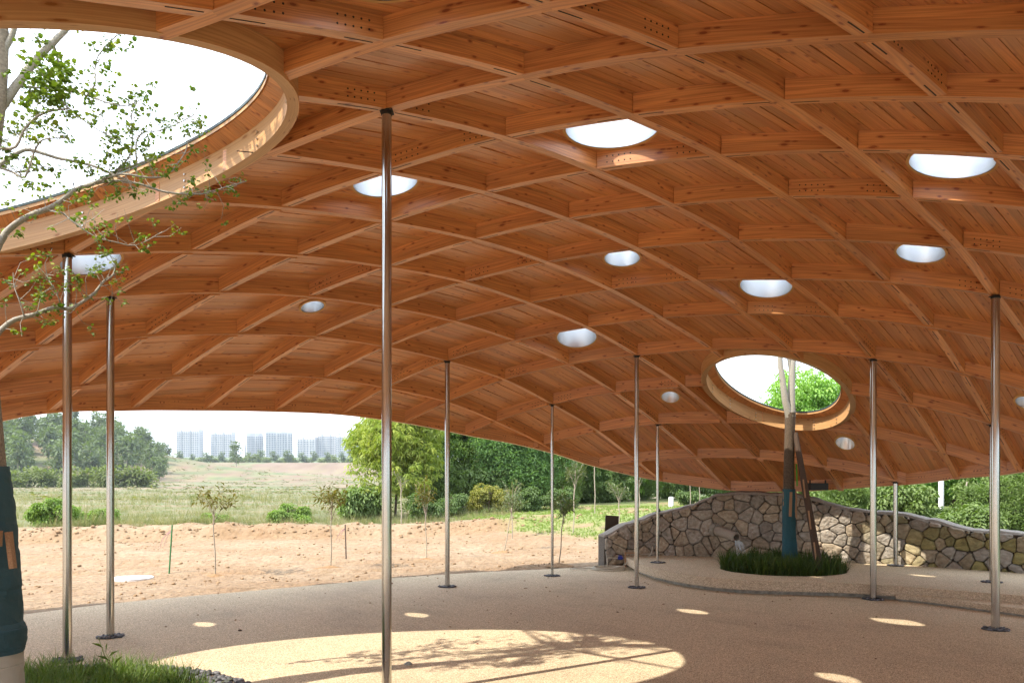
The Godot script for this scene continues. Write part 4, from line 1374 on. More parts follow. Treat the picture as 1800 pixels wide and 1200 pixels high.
	var bushes := [[-14.1, 24.3, 0.75, 1.0, "big-leaved weeds on the bank beside the wrapped trunk", 0], [-12.9, 24.6, 0.7, 0.7, "low leafy bush on the bank between the two left posts", 0], [-7.4, 26.0, 0.9, 0.75, "round green bush in the field behind the dirt bank", 0],
		[-3.4, 29.0, 0.8, 1.1, "leafy bush at the bamboo's foot", 1], [-2.3, 30.0, 0.9, 1.0, "grey-green bush behind the nearest post", 1], [-0.9, 30.5, 0.9, 1.2, "yellowish bush left of the far thin post", 2], [0.6, 30.0, 0.8, 0.9, "dark bush under the compound-leaved tree", 1], [2.0, 31.0, 0.9, 1.1, "low bush right of the far thin post", 1], [7.6, 33.0, 0.9, 0.8, "low bush above the green lawn slope", 1], [9.6, 20.6, 0.8, 0.9, "small bush behind the lowering stone wall", 0], [11.2, 19.8, 0.9, 0.8, "low shrub behind the wall near the white post", 2], [-10.2, 27.0, 0.8, 0.6, "small weed clump in the field left of the first sapling", 0]]
	for k in bushes.size():
		var b = bushes[k]
		tree("bush", b[4], "bush", "bushes round the lot", Vector2(b[0], b[1]), {"seed": 50 + k, "h": b[3], "rad": Vector3(b[2], b[3] * 0.5, b[2]), "cy": b[3] * 0.5, "n": 560, "mesh": L.broad, "lo": [Color(0.08, 0.14, 0.03), Color(0.065, 0.11, 0.04), Color(0.13, 0.15, 0.04)][b[5]], "hi": [Color(0.17, 0.25, 0.05), Color(0.1, 0.15, 0.05), Color(0.24, 0.22, 0.05)][b[5]], "clumps": 10, "size": 0.58, "trunk": 0.03})
	var fill := [[-3.6, 34.5, 1.6, 2.6, "undergrowth below the bamboo clump"], [-1.2, 35.0, 1.8, 2.4, "dense thicket behind the post before the bamboo"], [1.6, 36.0, 1.8, 2.5, "dark thicket behind the thin far post"], [3.9, 38.5, 1.9, 2.4, "thicket right of the thin far post"], [6.6, 43.0, 2.2, 2.6, "thicket behind the slim post"], [10.6, 47.0, 2.6, 2.6, "thicket behind the thin platform post"], [14.6, 52.0, 3.0, 3.0, "thicket above the crest of the wall"], [-5.9, 31.5, 1.0, 1.5, "grey-green scrub left of the bamboo clump"]]
	for k in fill.size():
		var q = fill[k]
		tree("thicket", q[4], "thicket", "undergrowth below the trees", Vector2(q[0], q[1]), {"seed": 90 + k, "h": q[3], "rad": Vector3(q[2], q[3] * 0.52, q[2] * 0.8), "cy": q[3] * 0.5, "n": 1575, "mesh": L.broad if k % 2 else L.compound, "lo": Color(0.081, 0.128, 0.047), "hi": Color(0.200, 0.275, 0.100), "clumps": 20, "size": 0.94, "trunk": 0.05})
	var right := [[14.2, 30.5, 2.2, 3.2, "tall shrub between the short post and the white mast"], [16.5, 31.0, 2.0, 3.6, "mid green tree behind the white mast"], [19.0, 33.0, 2.4, 4.0, "leafy tree right of the white mast"], [21.5, 32.0, 2.4, 4.2, "light green tree behind the thick right post"], [24.5, 35.0, 2.8, 4.6, "tree at the right edge behind the yellow-green one"], [12.2, 33.0, 1.8, 3.0, "green shrub left of the short post above the wall"], [22.0, 42.0, 4.0, 6.0, "taller hazy tree closing the view at the right"], [17.5, 44.0, 4.0, 6.0, "taller hazy tree behind the bare trunks"]]
	for k in right.size():
		var q = right[k]
		tree("leafy_tree", q[4], "tree", beyond, Vector2(q[0], q[1]), {"seed": 120 + k, "h": q[3], "rad": Vector3(q[2], q[3] * 0.52, q[2] * 0.8), "cy": q[3] * 0.5, "n": 2625, "mesh": L.broad, "lo": Color(0.095, 0.155, 0.047), "hi": Color(0.250, 0.338, 0.100), "clumps": 22, "size": 0.86 if q[1] < 40 else 1.4, "trunk": 0.07})
	var hedge := [[7.7, 18.6, 0.9, 1.5, "dark shrub close behind the wall right of the crest"], [9.0, 18.4, 1.0, 1.6, "shrub behind the wall beside the short post"], [10.0, 17.4, 0.8, 1.2, "low shrub behind the wall before the white mast"], [11.4, 18.2, 1.1, 1.7, "dense shrub behind the wall right of the white mast"], [12.6, 17.2, 1.0, 1.5, "shrub behind the wall left of the thick right post"], [13.8, 18.0, 1.1, 1.8, "shrub behind the wall at the thick right post"], [15.2, 18.6, 1.2, 1.8, "shrub behind the low right end of the wall"], [8.6, 21.0, 1.1, 1.7, "leafy shrub further behind the wall's right slope"], [13.0, 20.5, 1.3, 2.0, "tall shrub behind the slanting stick"]]
	for k in hedge.size():
		var q = hedge[k]
		tree("shrub", q[4], "shrub", "shrubs close behind the wall", Vector2(q[0], q[1]), {"seed": 160 + k, "h": q[3], "rad": Vector3(q[2], q[3] * 0.5, q[2] * 0.8), "cy": q[3] * 0.5, "n": 1500, "mesh": L.broad if k % 3 else L.compound, "lo": Color(0.06, 0.1, 0.03), "hi": Color(0.15, 0.21, 0.065), "clumps": 16, "size": 0.62, "trunk": 0.03})
	# unseen wood, out of view at the right, placed to darken the ceiling
	var rw := RandomNumberGenerator.new(); rw.seed = 515
	var wx := []; var wc := []
	for k in 4200:
		var a := 0.75 + rw.randf() * 1.0
		var d := 22.0 + rw.randf() * 5.0
		var p := Vector2(0, 6) + Vector2(sin(a), cos(a)) * d
		wx.append(Transform3D(any_turn(rw, 0.9 + rw.randf() * 0.6), w3(p, 0.2 + 6.5 * pow(rw.randf(), 0.8))))
		wc.append(Color(0.05, 0.085, 0.025).lerp(Color(0.13, 0.17, 0.05), rw.randf()))
	multi("unseen_wood", scatter(L.far, wx, wc), "unseen leafy wood, out of view right of the pavilion, darkening the ceiling", "wood", "stuff")
	build_saplings()
	build_far_woods()
	build_grass()

func build_saplings() -> void:
	# foot x, depth, fork height, crown half width, crown height, lean, leaf count, label
	var rows := [
		[-5.3, 14.1, 1.18, 0.34, 0.5, -0.03, 34, 0, "young sapling with sparse olive leaves near the green stake"],
		[-3.47, 15.1, 1.12, 0.3, 0.5, 0.02, 42, 0, "young sapling with a bushy olive head left of the nearest post"],
		[-3.37, 24.0, 1.15, 0.3, 0.5, 0.0, 16, 1, "faint thin sapling on the bank just right of the nearest post"],
		[-1.83, 16.9, 1.05, 0.22, 0.75, -0.02, 44, 0, "olive-leaved sapling left of the post before the bamboo"],
		[-0.2, 18.7, 1.0, 0.3, 0.6, 0.2, 46, 1, "leaning silver-leaved sapling tied to a support pole"],
		[0.0, 21.5, 1.1, 0.25, 0.5, 0.0, 24, 1, "thin sapling standing behind the leaning one"],
		[0.92, 15.6, 1.0, 0.2, 0.45, 0.1, 40, 1, "leaning leafy sapling right of the thin far post"],
		[1.66, 21.5, 1.4, 0.36, 0.75, 0.05, 52, 1, "round-headed silver sapling on the lawn right of the thin far post"],
		[2.62, 25.0, 1.75, 0.25, 0.4, 0.0, 12, 1, "tall bare-stemmed sapling before the fresh green bamboo"],
		[3.12, 23.0, 0.7, 0.35, 0.5, 0.0, 36, 1, "low leafy sapling on the lawn above the dark board"],
		[4.35, 27.0, 0.9, 0.3, 0.6, 0.0, 26, 1, "small sapling on the lawn left of the slim post"],
		[5.55, 30.0, 1.0, 0.35, 0.6, 0.0, 22, 1, "small sapling between the slim and the thin platform posts"],
		[7.0, 31.0, 1.3, 0.2, 0.3, 0.0, 8, 1, "bare young stem left of the rising wall"],
		[7.6, 32.0, 1.3, 0.2, 0.3, 0.0, 8, 1, "bare young stem nearest the crest of the wall"],
	]
	for k in rows.size():
		var q = rows[k]
		var r := RandomNumberGenerator.new(); r.seed = 200 + k
		var foot := Vector2(q[0], q[1])
		var o := thing("sapling", q[8], "sapling", w3(foot, gnd(foot) - 0.02), "saplings planted in the dirt lot")
		var tm := MB.new()
		var fork := Vector3(q[5], q[2], 0)
		var rr := 0.013 if q[1] < 20 else 0.018
		tm.tube([Vector3.ZERO, fork * 0.35 + Vector3(0.012, 0, 0.01), fork * 0.7 + Vector3(-0.012, 0, 0), fork], [rr, rr * 0.9, rr * 0.85, rr * 0.8], 6)
		obj("stem", tm, M.pale_bark, o)
		var bm := MB.new()
		var xs := []; var cs := []
		for w in 7:
			var a := TAU * w / 7.0 + r.randf()
			var tip := fork + Vector3(cos(a) * q[3] * (0.5 + r.randf() * 0.6), q[4] * (0.35 + r.randf() * 0.6), sin(a) * q[3] * (0.5 + r.randf() * 0.6))
			var mid := fork.lerp(tip, 0.5) + Vector3(0, 0.04, 0)
			bm.tube([fork - Vector3(0, 0.03 * w, 0), mid, tip], [rr * 0.5, rr * 0.35, rr * 0.2], 4, Color.WHITE, false)
			for e in maxi(1, int(q[6] / 7)):
				var t := 0.45 + r.randf() * 0.6
				var at: Vector3 = fork.lerp(tip, t) + Vector3(r.randf() - 0.5, r.randf() - 0.5, r.randf() - 0.5) * 0.14
				xs.append(Transform3D(any_turn(r, 0.75 + r.randf() * 0.4), at))
				var lo := Color(0.09, 0.1, 0.025) if q[7] == 0 else Color(0.07, 0.1, 0.05)
				var hi := Color(0.2, 0.16, 0.035) if q[7] == 0 else Color(0.2, 0.23, 0.13)
				cs.append(lo.lerp(hi, r.randf()))
		obj("twigs", bm, M.pale_bark, o)
		multi("leaves", scatter(L.sapling, xs, cs), "", "", "", o).set_meta("kind", "stuff")
		# little planting mound
		var mb := MB.new()
		for e in 14:
			var a0 := TAU * e / 14; var a1 := TAU * (e + 1) / 14
			var p0 := Vector3(cos(a0) * (0.3 + 0.05 * sin(e * 2.0)), 0.005, sin(a0) * 0.3); var p1 := Vector3(cos(a1) * (0.3 + 0.05 * sin((e + 1) % 14 * 2.0)), 0.005, sin(a1) * 0.3)
			mb.tri(Vector3(0, 0.07, 0), p1, p0, Color(0.3, 0.18, 0.085))
		if q[1] < 19.5: obj("soil_mound", mb, M.earth, o)

func build_far_woods() -> void:
	# three crowns shared by all trees of the hillside
	var kinds := []
	for k in 3:
		var r := RandomNumberGenerator.new(); r.seed = 400 + k
		var tm := MB.new()
		tm.tube([Vector3(0, -1, 0), Vector3(0.1, 4, 0), Vector3(0, 8, 0.1)], [0.22, 0.16, 0.08], 6)
		var cm := MB.new()
		for w in 15:
			var c := Vector3((r.randf() - 0.5) * 4.4, 3.0 + r.randf() * 7.5, (r.randf() - 0.5) * 4.4)
			var cr := 0.9 + r.randf() * 0.9
			c.x *= 1.15 - (c.y - 3.0) / 12.0; c.z *= 1.15 - (c.y - 3.0) / 12.0
			var ct := 1.0
			for q in 44:
				var d := Vector3(r.randf() * 2 - 1, r.randf() * 2 - 1, r.randf() * 2 - 1).normalized()
				var at := c + d * cr * (0.6 + 0.45 * r.randf())
				var dir := (d + Vector3(r.randf() - 0.5, r.randf() - 0.8, r.randf() - 0.5)).normalized()
				var up := Vector3(r.randf() - 0.5, 1, r.randf() - 0.5).normalized()
				if absf(up.dot(dir)) > 0.96: up = Vector3.RIGHT
				var t := ct * (0.8 + r.randf() * 0.4)
				leaf(cm, at, dir, up, 0.75 + r.randf() * 0.4, 0.5, 0.4, Color(0.13 * t, 0.175 * t, 0.08 * t), true)
		kinds.append([tm.mesh(M.pale_bark), cm.mesh(M.leaf)])
	var light := []
	for k in 2:
		var r := RandomNumberGenerator.new(); r.seed = 440 + k
		var cm := MB.new()
		for w in 12:
			var c := Vector3((r.randf() - 0.5) * 5.0, 0.9 + r.randf() * 3.0, (r.randf() - 0.5) * 4.0)
			var ct := 1.0
			for q in 50:
				var d := Vector3(r.randf() * 2 - 1, r.randf() * 2 - 1, r.randf() * 2 - 1).normalized()
				var dir := (d + Vector3(r.randf() - 0.5, r.randf() - 0.8, r.randf() - 0.5)).normalized()
				var up := Vector3(r.randf() - 0.5, 1, r.randf() - 0.5).normalized()
				if absf(up.dot(dir)) > 0.96: up = Vector3.RIGHT
				var t := ct * (0.8 + r.randf() * 0.4)
				leaf(cm, c + d * (0.9 + 0.5 * r.randf()), dir, up, 0.6 + r.randf() * 0.3, 0.42, 0.4, Color(0.16 * t, 0.2 * t, 0.06 * t), true)
		light.append(cm.mesh(M.leaf))
	var r := RandomNumberGenerator.new(); r.seed = 77
	var place := func(called: String, label: String, group: String, p: Vector2, trunk: Mesh, crown: Mesh, s: Vector3) -> void:
		var o := thing(called, label, "tree", w3(p, gnd(p) - 0.1), group)
		o.rotation.y = r.randf() * TAU
		o.scale = s
		if trunk: put("trunk", trunk, o)
		put("crown", crown, o)
	var n := 0
	for row in 7:
		var z := 236.0 + row * 17.0
		var x := -z * 0.68
		while x < -z * 0.43:
			var p := Vector2(x + (r.randf() - 0.5) * 4.0, z + (r.randf() - 0.5) * 12.0)
			x += 4.2 + r.randf() * 2.6
			# the wood thins out towards its right end
			var u := p.x / p.y
			var lim: float = [-0.445, -0.44, -0.435, -0.43, -0.43, -0.435, -0.44][row]
			if u > lim: continue
			var k := r.randi() % 3
			var s := (0.85 + r.randf() * 0.4) * (1.0 - 0.45 * sstep(-0.5, -0.43, u))
			place.call("woodland_tree", "grey-green tree in the dense wood on the left hillside", "trees of the hillside wood", p, kinds[k][0], kinds[k][1], Vector3(s, s * (0.85 + r.randf() * 0.3), s))
			n += 1
	for k in 13:
		var z := 158.0 + (r.randf() - 0.5) * 6.0
		var p := Vector2((-0.64 + k * 0.0148) * z, z)
		var s := 0.68 + r.randf() * 0.25
		place.call("orchard_tree", "low light green tree in the row at the wood's foot", "row of low trees before the wood", p, null, light[k % 2], Vector3(s, s * (0.85 + r.randf() * 0.35), s))
	place.call("lone_tree", "single leaning green tree on the track below the towers", "", Vector2(-119.0, 341.0), kinds[1][0], kinds[1][1], Vector3(0.95, 1.0, 0.95))
	for k in 46:
		var z := 462.0 + r.randf() * 26.0
		var p := Vector2((-0.455 + k * 0.0057) * z + (r.randf() - 0.5) * 2.0, z)
		var s := 0.45 + r.randf() * 0.22
		if k % 9 == 4: s = 0.95
		place.call("ridge_tree", "green tree in the strip of wood at the foot of the towers", "trees of the ridge strip", p, null, light[k % 2] if k % 3 else kinds[k % 3][1], Vector3(s * 1.7, s * 1.25, s * 1.4))
	print("far trees ", n)

func build_grass() -> void:
	var r := RandomNumberGenerator.new(); r.seed = 808
	var xs := []; var cs := []
	while xs.size() < 22000:
		var z := 23.0 + 110.0 * pow(r.randf(), 2.0)
		var p := Vector2((-0.72 + r.randf() * 0.72) * z, z)
		if z < bank_line(p.x) + 0.7: continue
		var w := gn.get_noise_2d(p.x * 6.0, p.y * 6.0)
		if w < -0.25 + r.randf() * 0.25: continue
		var s := (0.2 + 0.4 * r.randf() * r.randf()) * (0.5 + clampf(w + 0.4, 0, 1) * 0.7)
		if r.randf() < 0.04: s *= 2.2
		s *= 1.0 + sstep(35.0, 80.0, p.y) * 0.8
		xs.append(Transform3D(any_turn(r, s), w3(p, gnd(p) - 0.02)))
		cs.append(Color(0.15, 0.19, 0.065).lerp(Color(0.36, 0.31, 0.18), clampf(0.25 + r.randf() * 0.9 - w * 0.9, 0, 1)))
	multi("field_grass", scatter(L.reed, xs, cs), "tall pale grass and weeds in the field behind the dirt bank", "grass", "stuff")
	xs = []; cs = []
	while xs.size() < 2600:
		var z := 70.0 + 270.0 * r.randf()
		var p := Vector2((-0.75 + r.randf() * 0.62) * z, z)
		var w := gn.get_noise_2d(p.x * 1.2 + 40.0, p.y * 1.2)
		if w < 0.08 + r.randf() * 0.2: continue
		xs.append(Transform3D(any_turn(r, 0.35 + r.randf() * 0.7) * Basis.from_scale(Vector3(1.4, 0.6, 1.4)), w3(p, gnd(p))))
		cs.append(Color(0.1, 0.13, 0.05).lerp(Color(0.24, 0.22, 0.1), r.randf()))
	multi("field_scrub", scatter(L.far, xs, cs), "low scrub dotting the far fields", "scrub", "stuff")
	xs = []; cs = []
	while xs.size() < 9000:
		var z := 16.5 + 16.0 * r.randf()
		var p := Vector2(-3.0 + r.randf() * 15.0, z)
		var rise := lawn_rise(p.x, p.y)
		var n1 := gn.get_noise_2d(p.x * 8.0 + 50.0, p.y * 8.0)
		var n2 := gn.get_noise_2d(p.x * 40.0, p.y * 40.0 + 30.0)
		if rise < 0.15 or n1 * 1.6 + n2 * 0.7 + 0.55 * sstep(20.0, 24.0, p.y) < 0.18 + r.randf() * 0.35: continue
		if Geometry2D.is_point_in_polygon(p, floor_poly) or p.y < 16.4: continue
		xs.append(Transform3D(any_turn(r, 0.8 + r.randf() * 0.7), w3(p, gnd(p) - 0.005)))
		cs.append(Color(0.17, 0.26, 0.05).lerp(Color(0.3, 0.38, 0.1), r.randf()))
	multi("lawn_grass", scatter(L.lawn, xs, cs), "thin new green lawn on the slope left of the wall", "grass", "stuff")
	# beds
	xs = []; cs = []
	for k in 1500:
		var a := r.randf() * TAU
		var d := 1.38 * sqrt(r.randf())
		var p := BED1 + Vector2(cos(a), sin(a)) * d
		if d < 0.27: continue
		xs.append(Transform3D(any_turn(r, 0.75 + r.randf() * 0.45), w3(p, 0.03)))
		cs.append(Color(0.12, 0.21, 0.04).lerp(Color(0.32, 0.42, 0.12), r.randf() * r.randf()))
	multi("bed_grass", scatter(L.grass, xs, cs), "bright green grass round the foot of the wrapped foreground tree", "grass", "stuff")
	xs = []; cs = []
	for k in 800:
		var a := r.randf() * TAU
		var d := 0.97 * sqrt(r.randf())
		var p := BED2 + Vector2(cos(a), sin(a) * 0.96) * d
		xs.append(Transform3D(any_turn(r, 0.5 + r.randf() * 0.85), w3(p, 0.16)))
		cs.append(Color(0.05, 0.095, 0.018).lerp(Color(0.14, 0.2, 0.04), r.randf() * r.randf()))
	multi("platform_bed_grass", scatter(L.lily, xs, cs), "dark green grass in the round bed on the platform", "grass", "stuff")
	var soil := MB.new()
	for k in 64:
		var a := Vector2.from_angle(TAU * k / 64); var b := Vector2.from_angle(TAU * (k + 1) / 64)
		soil.tri(w3(BED1, 0.05), w3(BED1 + a * 1.55, 0.012), w3(BED1 + b * 1.55, 0.012))
	structure("bed_soil", soil, M.soil)
	var mm := pebbles(2400, 1.36, 1.78, 0.014, 0.028, 5)
	var o := multi("border_pebbles", mm, "grey pebble border round the foreground grass bed", "pebbles", "stuff")
	o.position = w3(BED1, 0.004)
	var dark := MB.new()
	for k in 64:
		var a := Vector2.from_angle(TAU * k / 64); var b := Vector2.from_angle(TAU * (k + 1) / 64)
		dark.quad(w3(BED1 + a * 1.5, 0.006), w3(BED1 + b * 1.5, 0.006), w3(BED1 + b * 1.8, 0.006), w3(BED1 + a * 1.8, 0.006))
	structure("border_bedding", dark, M.soil)

var BED1 := Vector2(-3.5, 5.25)

# ------------------------------------------------------------------ the two trees that grow through the roof
var LIMBS := [
	[[Vector3(-3.47, 4.09, -5.3), Vector3(-3.43, 4.15, -5.3), Vector3(-3.33, 4.3, -5.3), Vector3(-3.21, 4.46, -5.3), Vector3(-3.08, 4.59, -5.3), Vector3(-2.98, 4.7, -5.3), Vector3(-2.86, 4.86, -5.3), Vector3(-2.6, 5.3, -5.35), Vector3(-2.3, 6.0, -5.4)], 0.034, 0.008],
	[[Vector3(-3.6, 3.81, -5.5), Vector3(-3.59, 3.87, -5.54), Vector3(-3.52, 3.96, -5.59), Vector3(-3.44, 4.01, -5.63), Vector3(-3.27, 3.97, -5.67), Vector3(-3.04, 3.93, -5.71), Vector3(-2.9, 3.88, -5.76), Vector3(-2.78, 3.84, -5.8)], 0.018, 0.006],
	[[Vector3(-3.68, 3.24, -5.6), Vector3(-3.65, 3.35, -5.63), Vector3(-3.6, 3.46, -5.66), Vector3(-3.48, 3.56, -5.69), Vector3(-3.34, 3.63, -5.72), Vector3(-3.26, 3.71, -5.75), Vector3(-3.18, 3.79, -5.78), Vector3(-3.07, 3.84, -5.81), Vector3(-2.94, 3.93, -5.84), Vector3(-2.79, 4.0, -5.87), Vector3(-2.71, 4.05, -5.9)], 0.026, 0.007],
	[[Vector3(-3.18, 3.79, -5.78), Vector3(-3.08, 3.86, -5.86), Vector3(-2.96, 3.9, -5.92), Vector3(-2.82, 3.9, -5.99), Vector3(-2.64, 3.86, -6.05), Vector3(-2.44, 3.87, -6.11), Vector3(-2.38, 3.9, -6.17), Vector3(-2.27, 3.97, -6.24), Vector3(-2.12, 4.04, -6.3)], 0.012, 0.004],
	[[Vector3(-3.07, 3.84, -5.81), Vector3(-2.85, 3.88, -5.74), Vector3(-2.66, 3.87, -5.78), Vector3(-2.54, 3.91, -5.82), Vector3(-2.43, 4.08, -5.86), Vector3(-2.42, 4.22, -5.9)], 0.009, 0.003],
	[[Vector3(-2.79, 4.0, -5.87), Vector3(-2.83, 4.18, -5.94), Vector3(-2.79, 4.29, -5.98), Vector3(-2.68, 4.32, -6.02), Vector3(-2.53, 4.41, -6.06), Vector3(-2.45, 4.48, -6.1)], 0.007, 0.003],
	[[Vector3(-3.89, 2.69, -5.9), Vector3(-3.85, 2.78, -5.94), Vector3(-3.77, 2.87, -5.98), Vector3(-3.64, 2.92, -6.02), Vector3(-3.51, 2.98, -6.06), Vector3(-3.43, 2.98, -6.1), Vector3(-3.36, 3.03, -6.14), Vector3(-3.27, 3.12, -6.18), Vector3(-3.22, 3.22, -6.22), Vector3(-3.16, 3.29, -6.26), Vector3(-3.16, 3.42, -6.3)], 0.022, 0.006],
	[[Vector3(-3.7, 2.89, -5.99), Vector3(-3.71, 3.0, -5.95), Vector3(-3.75, 3.11, -5.95), Vector3(-3.76, 3.22, -5.95)], 0.006, 0.003],
	[[Vector3(-3.47, 2.98, -6.08), Vector3(-3.46, 3.08, -6.0), Vector3(-3.51, 3.16, -6.0), Vector3(-3.54, 3.23, -6.0)], 0.006, 0.003],
	[[Vector3(-3.4, 3.6, -5.7), Vector3(-3.53, 3.75, -6.17), Vector3(-3.46, 3.69, -6.23), Vector3(-3.33, 3.6, -6.3), Vector3(-3.21, 3.58, -6.37), Vector3(-3.06, 3.57, -6.43), Vector3(-2.88, 3.7, -6.5)], 0.007, 0.003],
	[[Vector3(-3.4, 3.83, -5.2), Vector3(-3.37, 3.84, -5.2), Vector3(-3.27, 3.85, -5.2), Vector3(-3.21, 3.97, -5.2), Vector3(-3.11, 4.06, -5.2), Vector3(-3.01, 4.09, -5.2), Vector3(-2.92, 4.1, -5.2)], 0.011, 0.005],
	[[Vector3(-3.43, 3.75, -5.3), Vector3(-3.35, 3.72, -5.3), Vector3(-3.27, 3.69, -5.3), Vector3(-3.21, 3.85, -5.3), Vector3(-3.15, 3.94, -5.3), Vector3(-3.0, 3.95, -5.3)], 0.009, 0.004],
	[[Vector3(-3.33, 4.3, -5.3), Vector3(-3.17, 4.42, -5.6), Vector3(-3.06, 4.42, -5.68), Vector3(-2.9, 4.38, -5.72), Vector3(-2.8, 4.39, -5.76), Vector3(-2.71, 4.46, -5.8)], 0.008, 0.003],
	[[Vector3(-3.06, 4.42, -5.68), Vector3(-2.97, 4.47, -5.62), Vector3(-2.98, 4.58, -5.64), Vector3(-2.97, 4.69, -5.66), Vector3(-2.9, 4.8, -5.68), Vector3(-2.82, 4.89, -5.7)], 0.007, 0.003],
	[[Vector3(-3.21, 4.46, -5.3), Vector3(-3.15, 4.3, -5.57), Vector3(-2.98, 4.17, -5.63), Vector3(-2.87, 4.12, -5.7)], 0.006, 0.003],
	[[Vector3(-3.08, 4.59, -5.3), Vector3(-3.12, 4.52, -5.43), Vector3(-3.17, 4.46, -5.45), Vector3(-3.27, 4.35, -5.48), Vector3(-3.32, 4.21, -5.5)], 0.007, 0.003],
	[[Vector3(-3.39, 4.49, -5.25), Vector3(-3.33, 4.6, -5.25), Vector3(-3.3, 4.69, -5.25), Vector3(-3.22, 4.9, -5.25), Vector3(-3.0, 5.5, -5.2)], 0.022, 0.008],
	[[Vector3(-2.94, 3.93, -5.84), Vector3(-2.83, 4.04, -5.83), Vector3(-2.81, 4.2, -5.85), Vector3(-2.84, 4.36, -5.88), Vector3(-2.8, 4.48, -5.9)], 0.006, 0.003],
]

func grow(o: Node3D, pts: Array, r0: float, r1: float, m: Material, called := "branch") -> void:
	var mb := MB.new()
	var fine := []; var rs := []
	for k in pts.size() - 1:
		for q in 3:
			fine.append(catmull(pts[maxi(k - 1, 0)], pts[k], pts[k + 1], pts[mini(k + 2, pts.size() - 1)], q / 3.0))
	fine.append(pts[-1])
	for k in fine.size(): rs.append(lerpf(r0, r1, float(k) / (fine.size() - 1)))
	mb.tube(fine, rs, 8 if r0 > 0.015 else 6, Color.WHITE, true, 0.12, int(pts[0].x * 50))
	obj(called, mb, m, o)

func cloth_wrap(pts: Array, radii: Array, folds: float, seed_: int) -> MB:
	var mb := MB.new()
	var fn := FastNoiseLite.new(); fn.seed = seed_; fn.frequency = 1.0; fn.fractal_octaves = 3
	var N := 70; var S := 40
	var rings := []
	for k in N + 1:
		var f := float(k) / N * (pts.size() - 1)
		var a := mini(int(f), pts.size() - 2)
		var c: Vector3 = pts[a].lerp(pts[a + 1], f - a)
		var rr: float = lerpf(radii[a], radii[a + 1], f - a)
		var ring := []
		for q in S:
			var an := TAU * q / S
			# sagging diagonal creases and tie lines
			var w := fn.get_noise_3d(cos(an) * 1.6, c.y * 9.0 + sin(an + seed_) * 0.8, sin(an) * 1.6) + 0.5 * fn.get_noise_3d(cos(an) * 4.0, c.y * 22.0, sin(an) * 4.0)
			var tie := -0.018 if k % 17 == 5 else 0.0
			ring.append(c + Vector3(cos(an), 0, sin(an)) * rr * (1.0 + folds * w + tie))
		rings.append(ring)
	for k in N:
		for q in S:
			mb.quad(rings[k][q], rings[k + 1][q], rings[k + 1][(q + 1) % S], rings[k][(q + 1) % S])
	return mb

